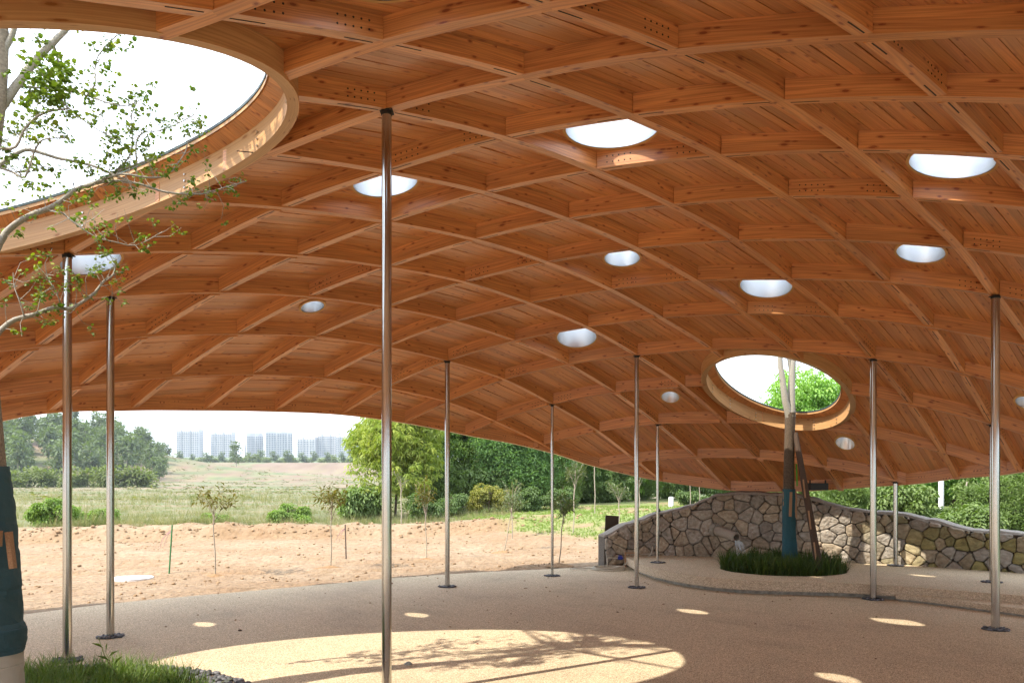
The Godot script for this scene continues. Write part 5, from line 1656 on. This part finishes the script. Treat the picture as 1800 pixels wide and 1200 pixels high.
func build_near_tree() -> void:
	var r := RandomNumberGenerator.new(); r.seed = 606
	var t := thing("roof_tree", "foreground tree wrapped in dark green netting, growing through the large opening", "tree")
	var trunk := [Vector3(-3.5, 0.0, -5.3), Vector3(-3.5, 0.5, -5.3), Vector3(-3.53, 1.2, -5.3), Vector3(-3.6, 1.8, -5.32), Vector3(-3.68, 2.5, -5.36), Vector3(-3.7, 3.1, -5.36), Vector3(-3.56, 3.7, -5.3), Vector3(-3.43, 4.2, -5.25), Vector3(-3.4, 4.62, -5.25), Vector3(-3.45, 5.2, -5.2), Vector3(-3.6, 6.2, -5.1)]
	var mb := MB.new()
	mb.tube(trunk, [0.195, 0.175, 0.172, 0.168, 0.15, 0.12, 0.085, 0.06, 0.05, 0.04, 0.02], 16, Color.WHITE, true, 0.05, 3)
	obj("trunk", mb, M.near_bark, t)
	var limbs := LIMBS.duplicate()
	# limbs above the roof, whose shadows fall on the sunlit floor
	for k in 22:
		var a := -0.9 + r.randf() * 3.6
		var from: Vector3 = trunk[9].lerp(trunk[10], r.randf())
		var len_ := 1.0 + r.randf() * 1.1
		var d := Vector3(cos(a), 0.2 + r.randf() * 0.5, -sin(a)).normalized()
		var p := [from]
		for q in 5:
			d = (d + Vector3(r.randf() - 0.5, r.randf() - 0.4, r.randf() - 0.5) * 0.45).normalized()
			p.append(p[-1] + d * len_ / 5.0)
		limbs.append([p, 0.022 + r.randf() * 0.02, 0.005])
	var xs := []; var cs := []
	var twigs := MB.new()
	for w in limbs.size():
		var l = limbs[w]
		grow(t, l[0], l[1], l[2], M.limb)
		var pts: Array = l[0]
		var n := pts.size()
		for k in range(1, n):
			var along: float = float(k) / (n - 1)
			for q in (5 if w < LIMBS.size() else 2):
				if r.randf() > 0.3 + along * 0.7: continue
				var at: Vector3 = pts[k - 1].lerp(pts[k], r.randf())
				var d := Vector3(r.randf() - 0.5, r.randf() - 0.35, r.randf() - 0.5).normalized()
				var ln := 0.1 + r.randf() * 0.2
				var bend := Vector3(r.randf() - 0.5, r.randf() - 0.5, r.randf() - 0.5) * 0.07
				var mid := at + d * ln * 0.5 + bend
				var tip := at + d * ln
				twigs.tube([at, mid, tip], [0.0028, 0.002, 0.0012], 4, Color.WHITE, false)
				for e in 1 + r.randi() % 3:
					var p := mid.lerp(tip, 0.2 + r.randf() * 0.9) + Vector3(r.randf() - 0.5, r.randf() - 0.5, r.randf() - 0.5) * 0.05
					xs.append(Transform3D(any_turn(r, 0.8 + r.randf() * 0.5), p))
					cs.append(Color(0.12, 0.2, 0.04).lerp(Color(0.3, 0.34, 0.05), r.randf() * r.randf() * 1.3))
	# the one dense tuft of leaves
	for k in 90:
		var p := Vector3(-3.03, 4.22, -5.15) + Vector3(r.randf() - 0.5, r.randf() - 0.5, r.randf() - 0.5) * Vector3(0.24, 0.36, 0.25)
		xs.append(Transform3D(any_turn(r, 1.0 + r.randf() * 0.5), p))
		cs.append(Color(0.11, 0.18, 0.025).lerp(Color(0.2, 0.27, 0.04), r.randf()))
	obj("twigs", twigs, M.limb, t).set_meta("kind", "stuff")
	multi("leaves", scatter(L.trefoil, xs, cs), "", "", "", t).set_meta("kind", "stuff")
	# wrappings of the trunk
	var net := cloth_wrap([Vector3(-3.5, 0.5, -5.3), Vector3(-3.5, 0.56, -5.3), Vector3(-3.5, 0.66, -5.3), Vector3(-3.505, 0.7, -5.3), Vector3(-3.51, 0.95, -5.3), Vector3(-3.53, 1.2, -5.3), Vector3(-3.56, 1.5, -5.31), Vector3(-3.6, 1.75, -5.32)], [0.198, 0.206, 0.208, 0.19, 0.189, 0.187, 0.184, 0.18], 0.05, 8)
	obj("net_wrap", net, M.net, t)
	var sack := cloth_wrap([Vector3(-3.5, 0.0, -5.3), Vector3(-3.5, 0.25, -5.3), Vector3(-3.5, 0.53, -5.3)], [0.21, 0.196, 0.19], 0.03, 2)
	obj("sackcloth_wrap", sack, M.sack, t)
	for b in [[Vector3(-3.4, 1.38, -5.08), Vector3(0.05, 0.19, 0.05), 0.35], [Vector3(-3.33, 1.28, -5.09), Vector3(0.06, 0.1, 0.05), -0.05], [Vector3(-3.27, 1.2, -5.15), Vector3(0.03, 0.24, 0.04), 0.12]]:
		var bm := MB.new()
		bm.box(b[0], b[1], Basis(Vector3.BACK, b[2]))
		obj("wood_block", bm, M.raw_wood, t)
	var cord := MB.new()
	cord.tube([Vector3(-3.46, 0.78, -5.08), Vector3(-3.42, 0.66, -5.06), Vector3(-3.36, 0.56, -5.08), Vector3(-3.33, 0.49, -5.1)], [0.004, 0.004, 0.004, 0.004], 5)
	obj("yellow_cord", cord, mat(lin(0.6, 0.5, 0.12), 0.8), t)

func build_platform_tree() -> void:
	var t := thing("roof_tree", "forked bare tree wrapped in teal cloth in the round platform bed", "tree")
	var trunk := [Vector3(4.6, 0.1, -13.05), Vector3(4.59, 0.5, -13.05), Vector3(4.57, 1.2, -13.03), Vector3(4.56, 1.8, -13.0), Vector3(4.55, 2.4, -12.95), Vector3(4.55, 2.78, -12.9)]
	var mb := MB.new()
	mb.tube(trunk, [0.13, 0.105, 0.095, 0.085, 0.08, 0.085], 14, Color.WHITE, true, 0.06, 5)
	obj("trunk", mb, M.bark, t)
	grow(t, [Vector3(4.53, 2.7, -12.9), Vector3(4.46, 2.95, -12.88), Vector3(4.41, 3.3, -12.86), Vector3(4.36, 3.62, -12.84), Vector3(4.34, 4.1, -12.8), Vector3(4.28, 4.8, -12.75)], 0.062, 0.03, M.limb)
	grow(t, [Vector3(4.56, 2.7, -12.9), Vector3(4.57, 2.95, -12.92), Vector3(4.58, 3.3, -12.92), Vector3(4.59, 3.6, -12.9), Vector3(4.66, 4.1, -12.9), Vector3(4.7, 4.8, -12.9)], 0.07, 0.035, M.limb)
	grow(t, [Vector3(4.58, 3.35, -12.92), Vector3(4.54, 3.55, -12.9), Vector3(4.5, 3.8, -12.88), Vector3(4.47, 4.3, -12.85)], 0.035, 0.02, M.limb)
	grow(t, [Vector3(4.43, 3.25, -12.86), Vector3(4.37, 3.29, -12.84), Vector3(4.34, 3.3, -12.83)], 0.008, 0.003, M.limb, "stub")
	var r := RandomNumberGenerator.new(); r.seed = 66
	var xs := []; var cs := []
	for k in 260:
		var p := Vector3(4.5, 5.2, -12.8) + Vector3(r.randf() - 0.5, (r.randf() - 0.5) * 0.8, r.randf() - 0.5) * 1.5
		xs.append(Transform3D(any_turn(r, 1.6), p)); cs.append(Color(0.07, 0.12, 0.025).lerp(Color(0.14, 0.2, 0.04), r.randf()))
	multi("leaves", scatter(L.trefoil, xs, cs), "", "", "", t).set_meta("kind", "stuff")
	var cloth := cloth_wrap([Vector3(4.6, 0.15, -13.05), Vector3(4.595, 0.35, -13.05), Vector3(4.59, 0.6, -13.05), Vector3(4.58, 0.75, -13.045), Vector3(4.575, 1.0, -13.04), Vector3(4.57, 1.52, -13.02)], [0.15, 0.13, 0.118, 0.108, 0.108, 0.101], 0.06, 4)
	obj("cloth_wrap", cloth, M.teal, t)
	for q in [[-0.085, 0.02, 1.3, 0.36, 0.02], [-0.015, 0.11, 1.27, 0.4, -0.03], [0.085, 0.06, 1.26, 0.42, 0.0]]:
		var sm := MB.new()
		sm.box(Vector3(4.575 + q[0], q[2], -13.03 + q[1]), Vector3(0.04, q[3], 0.02), Basis(Vector3.BACK, q[4]))
		obj("splint", sm, M.raw_wood, t)
	var strap := MB.new()
	strap.box(Vector3(4.665, 1.75, -12.93), Vector3(0.02, 0.36, 0.004), Basis(Vector3.BACK, 0.03))
	obj("green_strap", strap, mat(lin(0.06, 0.45, 0.04), 0.7), t)
	var log_ := thing("prop_log", "rough dark timber prop leaning against the teal-wrapped tree", "prop", Vector3(4.9, 0.18, -12.55))
	var lm := MB.new()
	lm.tube([Vector3(0, -0.03, 0), Vector3(-0.08, 0.7, -0.12), Vector3(-0.18, 1.5, -0.24), Vector3(-0.27, 2.26, -0.36)], [0.062, 0.058, 0.05, 0.042], 9, Color.WHITE, true, 0.14, 7)
	obj("pole", lm, M.old_log, log_)
	for q in 3:
		var bm := MB.new()
		var y := 0.35 + q * 0.5
		bm.box(Vector3(-0.04 - y * 0.115, y, -0.12 * y * 1.3 + 0.055), Vector3(0.022, 0.3, 0.012), Basis(Vector3.BACK, 0.12))
		obj("bark_strip", bm, M.raw_wood, log_)

# ------------------------------------------------------------------ smaller things
func torus_loop(mb: MB, c: Vector3, rx: float, rz: float, tilt: float, rr: float, wob: float, seed_: int) -> void:
	var pts := []; var rs := []
	for k in 33:
		var a := TAU * k / 32.0
		var w := 1.0 + wob * sin(a * 2.0 + seed_)
		pts.append(c + Vector3(cos(a) * rx * w, tilt * sin(a + seed_) * 0.5 + 0.004 * seed_, sin(a) * rz * w)); rs.append(rr)
	mb.tube(pts, rs, 6, Color.WHITE, false)

func build_things() -> void:
	# coiled hose
	var hose := thing("hose", "pale garden hose coiled on the floor by the wall's low end", "hose", w3(Vector2(1.78, 14.72), 0.012))
	var hm := MB.new()
	for k in 5: torus_loop(hm, Vector3(0.03 * sin(k * 2.0), 0.003 + k * 0.005, 0.03 * cos(k * 3.0)), 0.31 - 0.03 * (k % 4), 0.27 - 0.03 * (k % 3), 0.006, 0.008, 0.06, k)
	obj("coil", hm, M.hose, hose)
	var tail := MB.new()
	var tp := [Vector3(0.05, 0.03, 0.2), Vector3(0.3, 0.05, -0.05), Vector3(0.55, 0.18, -0.3), Vector3(0.72, 0.235, -0.45), Vector3(0.95, 0.24, -0.5)]
	tail.tube(tp, [0.012, 0.012, 0.012, 0.012, 0.012], 6)
	obj("tail", tail, M.hose, hose)
	var lead := MB.new()
	lead.tube([Vector3(-0.28, 0.012, -0.05), Vector3(-0.5, 0.01, -0.12), Vector3(-0.7, 0.008, 0.0), Vector3(-0.4, 0.008, 0.14)], [0.011, 0.011, 0.011, 0.011], 6)
	obj("lead", lead, M.hose, hose)
	# water pipe with blue valve on the wall's end
	var pipe := thing("water_pipe", "white water pipe with blue valve at the wall's low end", "pipe", w3(Vector2(1.83, 15.18), 0.0))
	var pm := MB.new()
	pm.tube([Vector3(0, 0.0, 0.02), Vector3(0, 0.16, 0.02), Vector3(0.02, 0.18, 0.02), Vector3(0.18, 0.175, 0.02), Vector3(0.3, 0.17, 0.02)], [0.011, 0.011, 0.011, 0.011, 0.011], 8)
	obj("tube", pm, M.hose, pipe)
	var vm := MB.new()
	vm.tube([Vector3(0.2, 0.172, 0.02), Vector3(0.22, 0.172, 0.02), Vector3(0.25, 0.172, 0.02), Vector3(0.28, 0.172, 0.02), Vector3(0.3, 0.172, 0.02)], [0.018, 0.034, 0.036, 0.034, 0.018], 10)
	vm.box(Vector3(0.25, 0.22, 0.02), Vector3(0.07, 0.015, 0.02))
	obj("valve", vm, mat(lin(0.015, 0.04, 0.3), 0.4), pipe)
	# upstand of hose on the platform
	var stub := thing("hose_stub", "short pale hose end standing up on the platform by the wall", "hose", w3(Vector2(2.62, 15.18), 0.2))
	var sm := MB.new()
	sm.tube([Vector3(0, 0, 0), Vector3(0.05, 0.05, 0), Vector3(0.075, 0.13, 0.01), Vector3(0.08, 0.2, 0.01)], [0.012, 0.012, 0.012, 0.012], 7)
	obj("hose_end", sm, M.hose, stub)
	# little timber frame at the corner of platform and wall
	var fr := thing("timber_frame", "small pale timber frame where the platform meets the wall", "frame", w3(Vector2(2.15, 14.98), 0.0))
	for q in [[Vector3(0.0, 0.15, 0), Vector3(0.025, 0.3, 0.03)], [Vector3(0.12, 0.29, 0), Vector3(0.215, 0.022, 0.03)]]:
		var b := MB.new(); b.box(q[0], q[1]); obj("batten", b, M.raw_wood, fr)
	# spout and its water
	var sp := thing("water_spout", "hollow log spout projecting from the stone wall", "spout", w3(Vector2(3.9, 15.1), 0.72))
	var dm := MB.new()
	var axis := Vector3(0.22, -0.1, 0.62)
	var N := 20
	var dirn := axis.normalized()
	var sx := dirn.cross(Vector3.UP).normalized(); var sy := sx.cross(dirn)
	for k in N:
		for q in [[0.095, 0.062]]:
			var a0 := TAU * k / N; var a1 := TAU * (k + 1) / N
			var o0 := sx * cos(a0) + sy * sin(a0); var o1 := sx * cos(a1) + sy * sin(a1)
			var back := -axis * 0.3
			dm.tri_n(back + o0 * 0.095, back + o1 * 0.095, axis + o1 * 0.088, o0, o1, o1, Color.WHITE, Vector2(0, a0), Vector2(0, a1), Vector2(0.7, a1))
			dm.tri_n(back + o0 * 0.095, axis + o1 * 0.088, axis + o0 * 0.088, o0, o1, o0, Color.WHITE, Vector2(0, a0), Vector2(0.7, a1), Vector2(0.7, a0))
			dm.quad(axis + o0 * 0.088, axis + o1 * 0.088, axis + o1 * 0.06, axis + o0 * 0.06)
			dm.tri_n(axis + o0 * 0.06, axis + o1 * 0.06, back + o1 * 0.06, -o0, -o1, -o1); dm.tri_n(axis + o0 * 0.06, back + o1 * 0.06, back + o0 * 0.06, -o0, -o1, -o0)
	obj("hollow_log", dm, M.spout, sp)
	var collar := MB.new()
	collar.tube([-axis * 0.02, axis * 0.1], [0.14, 0.12], 14, Color.WHITE, true, 0.08, 3)
	obj("socket", collar, M.concrete, sp)
	var jet := thing("water_jet", "thin stream of water falling from the log spout", "water", w3(Vector2(3.9, 15.1), 0.72) + axis)
	var r := RandomNumberGenerator.new(); r.seed = 17
	var wm := MB.new()
	for k in 20:
		var side := (r.randf() - 0.5) * 0.1
		var reach := 0.02 + r.randf() * 0.1
		var aim := dirn * reach + sx * (side - 0.16 * (r.randf() if k % 3 == 0 else 0.12 * r.randf()))
		var pts := []; var rs := []
		var t0 := r.randf() * 0.35; var t1 := minf(t0 + 0.25 + r.randf() * 0.5, 1.0)
		for q in 6:
			var t := lerpf(t0, t1, q / 5.0)
			pts.append(Vector3(0, -0.05, 0) + sx * side + aim * t * 1.5 + Vector3.DOWN * 0.37 * t * t); rs.append(0.0035 * (1.0 - 0.6 * t) + 0.001)
		wm.tube(pts, rs, 5)
	obj("stream", wm, M.water, jet)
	var drops := MB.new()
	for k in 120:
		var t := 0.2 + 0.8 * r.randf()
		var p := Vector3(0, -0.05, 0) + sx * ((r.randf() - 0.5) * 0.1 - 0.2 * t * r.randf()) + dirn * 0.1 * r.randf() + Vector3.DOWN * 0.37 * t * t
		var s := 0.002 + r.randf() * 0.003
		drops.tube([p, p + Vector3(0, -s, 0), p + Vector3(0, -3 * s, 0)], [s * 0.3, s, s * 0.4], 5)
	var dr := obj("droplets", drops, M.water, jet); dr.set_meta("kind", "stuff")
	# black floodlight under the roof edge
	var fl := thing("floodlight", "black box lamp fixed under the roof edge right of the tree", "lamp", w3(Vector2(5.53, 14.28), 1.55))
	var bm := MB.new(); bm.box(Vector3.ZERO, Vector3(0.34, 0.13, 0.12)); bm.box(Vector3(0, 0.0, 0.066), Vector3(0.3, 0.1, 0.012)); obj("housing", bm, M.black, fl)
	var br := MB.new(); br.box(Vector3(-0.14, 0.075, 0), Vector3(0.015, 0.09, 0.04)); br.box(Vector3(0.14, 0.075, 0), Vector3(0.015, 0.09, 0.04)); obj("bracket", br, M.black, fl)
	# dark board behind the wall's low end
	var bd := thing("board", "weathered dark board leaning behind the wall's low end", "board", w3(Vector2(2.0, 15.85), 0.4))
	var dk := MB.new(); dk.box(Vector3(0.0, 0.28, 0), Vector3(0.27, 0.56, 0.03), Basis(Vector3.BACK, -0.06) * Basis(Vector3.RIGHT, -0.15)); obj("panel", dk, M.old_board, bd)
	var bs := MB.new(); bs.box(Vector3(0.0, 0.12, -0.09), Vector3(0.04, 0.45, 0.03), Basis(Vector3.RIGHT, 0.4)); obj("prop", bs, M.old_board, bd)
	var rk := thing("coping_stone", "single small dark stone lying on the wall's sloping top", "stone", w3(Vector2(2.88, 15.55), 0.99))
	var rkm := MB.new(); rkm.tube([Vector3(0, 0, 0), Vector3(0.0, 0.04, 0), Vector3(0.02, 0.09, 0), Vector3(0.015, 0.12, 0)], [0.05, 0.055, 0.035, 0.01], 7, Color(0.16, 0.12, 0.1), true, 0.2, 2); obj("rock", rkm, M.stone, rk)
	var pl := thing("plank", "thin pale plank lying along the wall's sloping top", "plank", w3(Vector2(3.05, 15.5), 1.03))
	var plm := MB.new(); plm.box(Vector3(0, 0, 0), Vector3(0.5, 0.016, 0.08), Basis(Vector3.UP, 0.1) * Basis(Vector3.BACK, 0.12)); obj("batten", plm, M.raw_wood, pl)
	# stakes with ribbons
	for s in [[Vector2(-6.28, 14.45), 0.94, Vector3(0.06, 0, 0), lin(0.03, 0.16, 0.05), "green stake with a pale pink ribbon on the dirt lot", -1.0], [Vector2(-3.53, 16.8), 0.78, Vector3(-0.02, 0, 0), lin(0.09, 0.06, 0.045), "dark stake with a pink ribbon left of the nearest post", -1.0]]:
		var p: Vector2 = s[0]
		var st := thing("marker_stake", s[4], "stake", w3(p, gnd(p) - 0.05), "marker stakes on the dirt lot")
		var m := MB.new(); m.tube([Vector3.ZERO, Vector3(s[2].x, s[1], 0)], [0.015, 0.014], 8); obj("rod", m, mat(s[3], 0.6), st)
		var rb := MB.new()
		var top: Vector3 = Vector3(s[2].x, s[1], 0) * 0.9
		for w in 2:
			var a := top; var d := Vector3(-0.05 - 0.04 * w, -0.07, 0.02)
			for q in 3:
				var b := a + d
				rb.quad(a + Vector3(0, 0.012, 0), a - Vector3(0, 0.012, 0.004), b - Vector3(0, 0.014, 0), b + Vector3(0, 0.014, 0.004))
				a = b; d += Vector3(0.02 * w + 0.01, -0.03, 0.01 * w)
		obj("ribbon", rb, M.ribbon, st)
	# pole supporting the leaning sapling
	var cv := thing("manhole_cover", "round white manhole cover lying on the dirt", "cover", w3(Vector2(-6.54, 13.6), gnd(Vector2(-6.54, 13.6))))
	var cm := MB.new(); cm.tube([Vector3(0, -0.02, 0), Vector3(0, 0.02, 0), Vector3(0, 0.028, 0)], [0.34, 0.34, 0.33], 28); obj("lid", cm, M.white, cv)
	var cr := MB.new(); cr.tube([Vector3(0, 0.026, 0), Vector3(0, 0.032, 0)], [0.06, 0.055], 12); obj("knob", cr, M.white, cv)
	# white mast and stick behind the wall
	var wp := thing("white_mast", "plain white round mast behind the wall left of the thick post", "mast", w3(Vector2(10.33, 19.0), gnd(Vector2(10.33, 19.0)) - 0.1))
	var wm2 := MB.new(); wm2.tube([Vector3.ZERO, Vector3(0, 3.0, 0), Vector3(0, 6.0, 0)], [0.062, 0.06, 0.055], 14); obj("shaft", wm2, M.white, wp)
	var wb := MB.new(); wb.tube([Vector3(0, 0, 0), Vector3(0, 0.12, 0)], [0.15, 0.15], 14); obj("flange", wb, M.white, wp)
	var sk := thing("prop_stick", "slanting bare stick right of the white mast", "stick", w3(Vector2(10.6, 18.9), gnd(Vector2(10.6, 18.9))))
	var skm := MB.new(); skm.tube([Vector3.ZERO, Vector3(0.3, 1.5, 0)], [0.022, 0.018], 7); obj("stick", skm, M.pale_bark, sk)
	var wc := thing("marker_drum", "small white cylinder on the slope above the lawn", "marker", w3(Vector2(6.05, 30.0), gnd(Vector2(6.05, 30.0))))
	var wcm := MB.new(); wcm.tube([Vector3.ZERO, Vector3(0, 0.4, 0), Vector3(0, 0.42, 0)], [0.1, 0.1, 0.08], 12); obj("drum", wcm, M.white, wc)
	# bits lying about on the floor
	var bits := [[Vector2(-0.93, 7.1), 0.035, "small grey stone in the sunlit patch of floor right of the nearest post", Color(0.3, 0.3, 0.26)], [Vector2(-3.0, 8.7), 0.022, "small dark chip on the shaded floor left of the nearest post", Color(0.1, 0.08, 0.06)], [Vector2(-1.95, 12.7), 0.03, "brown lump of soil on the floor near the dirt edge", Color(0.25, 0.12, 0.06)], [Vector2(-0.35, 8.0), 0.014, "tiny reddish crumb in the sunlit patch of floor", Color(0.3, 0.14, 0.08)]]
	for b in bits:
		var o := thing("pebble", b[2], "pebble", w3(b[0], 0.0))
		var m := MB.new(); m.tube([Vector3(0, 0, 0), Vector3(0, b[1] * 0.4, 0), Vector3(0, b[1] * 0.75, 0), Vector3(0, b[1] * 0.9, 0)], [b[1] * 0.9, b[1], b[1] * 0.6, b[1] * 0.1], 7, b[3], true, 0.25, int(b[1] * 999)); obj("stone", m, M.pebble, o)
	var lit := RandomNumberGenerator.new(); lit.seed = 21
	var xs := []; var cs := []
	for k in 260:
		var p := Vector2(-5.0 + lit.randf() * 11.0, 6.3 + 8.0 * pow(lit.randf(), 0.7))
		if not Geometry2D.is_point_in_polygon(p, floor_poly) or (p.x > 2.0 and p.y > 9.0 and p.x + p.y > 15.4): continue
		var sc := 0.006 + 0.014 * pow(lit.randf(), 3.0)
		xs.append(Transform3D(Basis(Vector3.UP, lit.randf() * TAU) * Basis.from_scale(Vector3(sc, sc * 0.45, sc * 0.8)), w3(p, sc * 0.2)))
		cs.append(Color(0.16, 0.09, 0.05).lerp(Color(0.36, 0.24, 0.13), lit.randf()))
	multi("floor_litter", scatter(clod_mesh(), xs, cs), "crumbs of soil and litter strewn over the floor", "litter", "stuff")
	# tall weed at the edge of the near bed
	var weed := thing("tall_weed", "single tall weed stalk rising from the foreground grass", "weed", w3(Vector2(-3.05, 6.2), 0.03))
	var gm := MB.new()
	gm.tube([Vector3.ZERO, Vector3(-0.06, 0.1, 0), Vector3(-0.15, 0.25, 0), Vector3(-0.2, 0.4, 0)], [0.008, 0.006, 0.004, 0.002], 6)
	obj("stalk", gm, M.weed, weed)
	var lm := MB.new()
	for k in 9: leaf(lm, Vector3(-0.02 * k, 0.03 + 0.035 * k, 0), Vector3(sin(k * 2.3), 0.7, cos(k * 2.3)).normalized(), Vector3.UP, 0.12, 0.012, 0.4, Color(0.1, 0.15, 0.03))
	obj("leaves", lm, M.leaf, weed)

# ------------------------------------------------------------------ distant towers
func build_towers() -> void:
	var rows := [[314, 353, 756, 0, "leftmost distant tower, standing apart beside the wooded hill"], [368, 405, 759, 0, "second distant tower from the left, partly behind trees"], [422, 459, 761, 1, "third distant tower from the left, corner towards the viewer"], [465, 512, 760, 1, "widest distant tower, fourth from the left"], [520, 552, 768, 0, "lowest distant tower, fifth from the left"], [553, 590, 761, 2, "sixth distant tower, pale with a flat crown"], [592, 612, 766, 0, "narrow distant tower just left of the bamboo"], [613, 642, 764, 1, "rightmost distant tower, half hidden by the bamboo"]]
	var Z := 1300.0
	var px := Z / 1388.84
	for k in rows.size():
		var q = rows[k]
		var z: float = Z + 14.0 * (k % 3)
		var w: float = (q[1] - q[0]) * px
		var x: float = ((q[0] + q[1]) / 2.0 - 900.0) * px
		var top: float = EYE + (845.4 - q[2]) * px
		var base := 18.0
		var h := top - base
		var t := thing("apartment_tower", q[4], "tower", Vector3(x, base, -z), "distant apartment towers")
		if q[3] == 1: t.rotation.y = 0.5
		var d := 18.0
		var body := MB.new()
		var win := MB.new()
		var trim := MB.new()
		# bays across the front: wide wall piers, glazed recesses between
		var bays := 5 if w > 30 else 3
		var bw := w / bays
		body.box(Vector3(0, h / 2, -1.5), Vector3(w, h, d))
		for b in bays:
			var cx := -w / 2 + bw * (b + 0.5)
			var out := 1.6 if b % 2 == 0 else 0.0
			body.box(Vector3(cx, h / 2 - (0.0 if b % 2 == 0 else 1.2), d / 2 - 1.5 + out / 2), Vector3(bw * 0.94, h - (0.0 if b % 2 == 0 else 2.4), out + 0.4))
			var y := 3.0
			while y < h - 3.0:
				win.box(Vector3(cx - bw * 0.22, y, d / 2 - 1.25 + out), Vector3(bw * 0.3, 1.7, 0.3)); win.box(Vector3(cx + bw * 0.22, y, d / 2 - 1.25 + out), Vector3(bw * 0.3, 1.7, 0.3))
				trim.box(Vector3(cx, y - 1.3, d / 2 - 1.0 + out), Vector3(bw * 0.9, 0.5, 0.9))
				y += 3.0
		for s in [-1, 1]:
			var y := 3.0
			while y < h - 3.0:
				for e in 3: win.box(Vector3(s * (w / 2), y, -7.0 + e * 5.0), Vector3(0.3, 1.6, 2.0))
				y += 3.0
		trim.box(Vector3(0, h + 0.6, -1.5), Vector3(w * 1.02, 1.2, d * 1.02)); trim.box(Vector3(w * 0.1, h + 2.4, -2), Vector3(w * 0.3, 3.0, 6.0))
		obj("wall", body, M.tower, t)
		obj("trim", trim, M.tower_trim, t)
		obj("windows", win, M.tower_glass, t).set_meta("kind", "stuff")

# ------------------------------------------------------------------
func build_camera() -> void:
	var cam := Camera3D.new()
	cam.name = "camera"
	cam.projection = Camera3D.PROJECTION_FRUSTUM
	cam.near = 0.05
	cam.far = 4000.0
	cam.size = 0.05 * 1200.0 / 1388.84
	cam.frustum_offset = Vector2(0, 0.05 * 245.4 / 1388.84)
	add_child(cam)
	cam.position = Vector3(0, EYE, 0)
	cam.current = true
	var env := Environment.new()
	env.background_mode = Environment.BG_SKY
	var sky := Sky.new()
	var sm := ProceduralSkyMaterial.new()
	sm.sky_top_color = lin(0.66, 0.73, 0.84)
	sm.sky_horizon_color = lin(0.52, 0.555, 0.6)
	sm.sky_curve = 0.15
	sm.ground_bottom_color = Color(0.5, 0.42, 0.3)
	sm.ground_horizon_color = Color(0.7, 0.68, 0.6)
	sm.sky_cover = cloud_cover()
	sm.sky_cover_modulate = Color(1, 1, 1, 0.15)
	sm.sky_energy_multiplier = 1.0
	sky.sky_material = sm
	env.sky = sky
	env.tonemap_mode = Environment.TONE_MAPPER_LINEAR
	env.tonemap_exposure = 3.9
	env.sdfgi_enabled = true
	env.ssao_enabled = true
	env.ssil_enabled = true
	env.fog_enabled = true
	env.fog_density = 0.00022
	env.fog_light_color = Color(0.86, 0.91, 0.96)
	var we := WorldEnvironment.new()
	we.name = "world_environment"
	we.environment = env
	add_child(we)
	var sun := DirectionalLight3D.new()
	sun.name = "sun"
	sun.light_energy = 0.68
	sun.light_angular_distance = 0.5
	sun.light_color = Color(1.0, 0.96, 0.9)
	sun.shadow_enabled = true
	add_child(sun)
	sun.look_at_from_position(Vector3(0, 30, 0), Vector3(0, 30, 0) + SUN_DIR, Vector3.UP)

func cloud_cover() -> ImageTexture:
	var W := 512; var H := 256
	var img := Image.create(W, H, false, Image.FORMAT_RGBA8)
	var fn := FastNoiseLite.new(); fn.seed = 12; fn.frequency = 1.6; fn.fractal_octaves = 5
	for y in H:
		var lat_ := PI * (0.5 - (y + 0.5) / H)
		for x in W:
			var lo := TAU * x / W
			var p := Vector3(cos(lat_) * cos(lo), sin(lat_), cos(lat_) * sin(lo))
			var flat := p / maxf(absf(p.y) + 0.35, 0.1)
			var v := clampf(fn.get_noise_3d(flat.x, flat.y * 0.5, flat.z) * 1.3 + 0.25, 0.0, 1.0)
			img.set_pixel(x, y, Color(0.9, 0.93, 0.96, v * v))
	return ImageTexture.create_from_image(img)

func _ready() -> void:
	rng.seed = 20240
	build_camera()
	build_materials()
	build_roof()
	build_floor()
	build_wall()
	build_posts()
	gn.seed = 4; gn.frequency = 0.05; gn.fractal_octaves = 4
	build_land()
	build_plants()
	build_towers()
	build_near_tree()
	build_platform_tree()
	build_things()
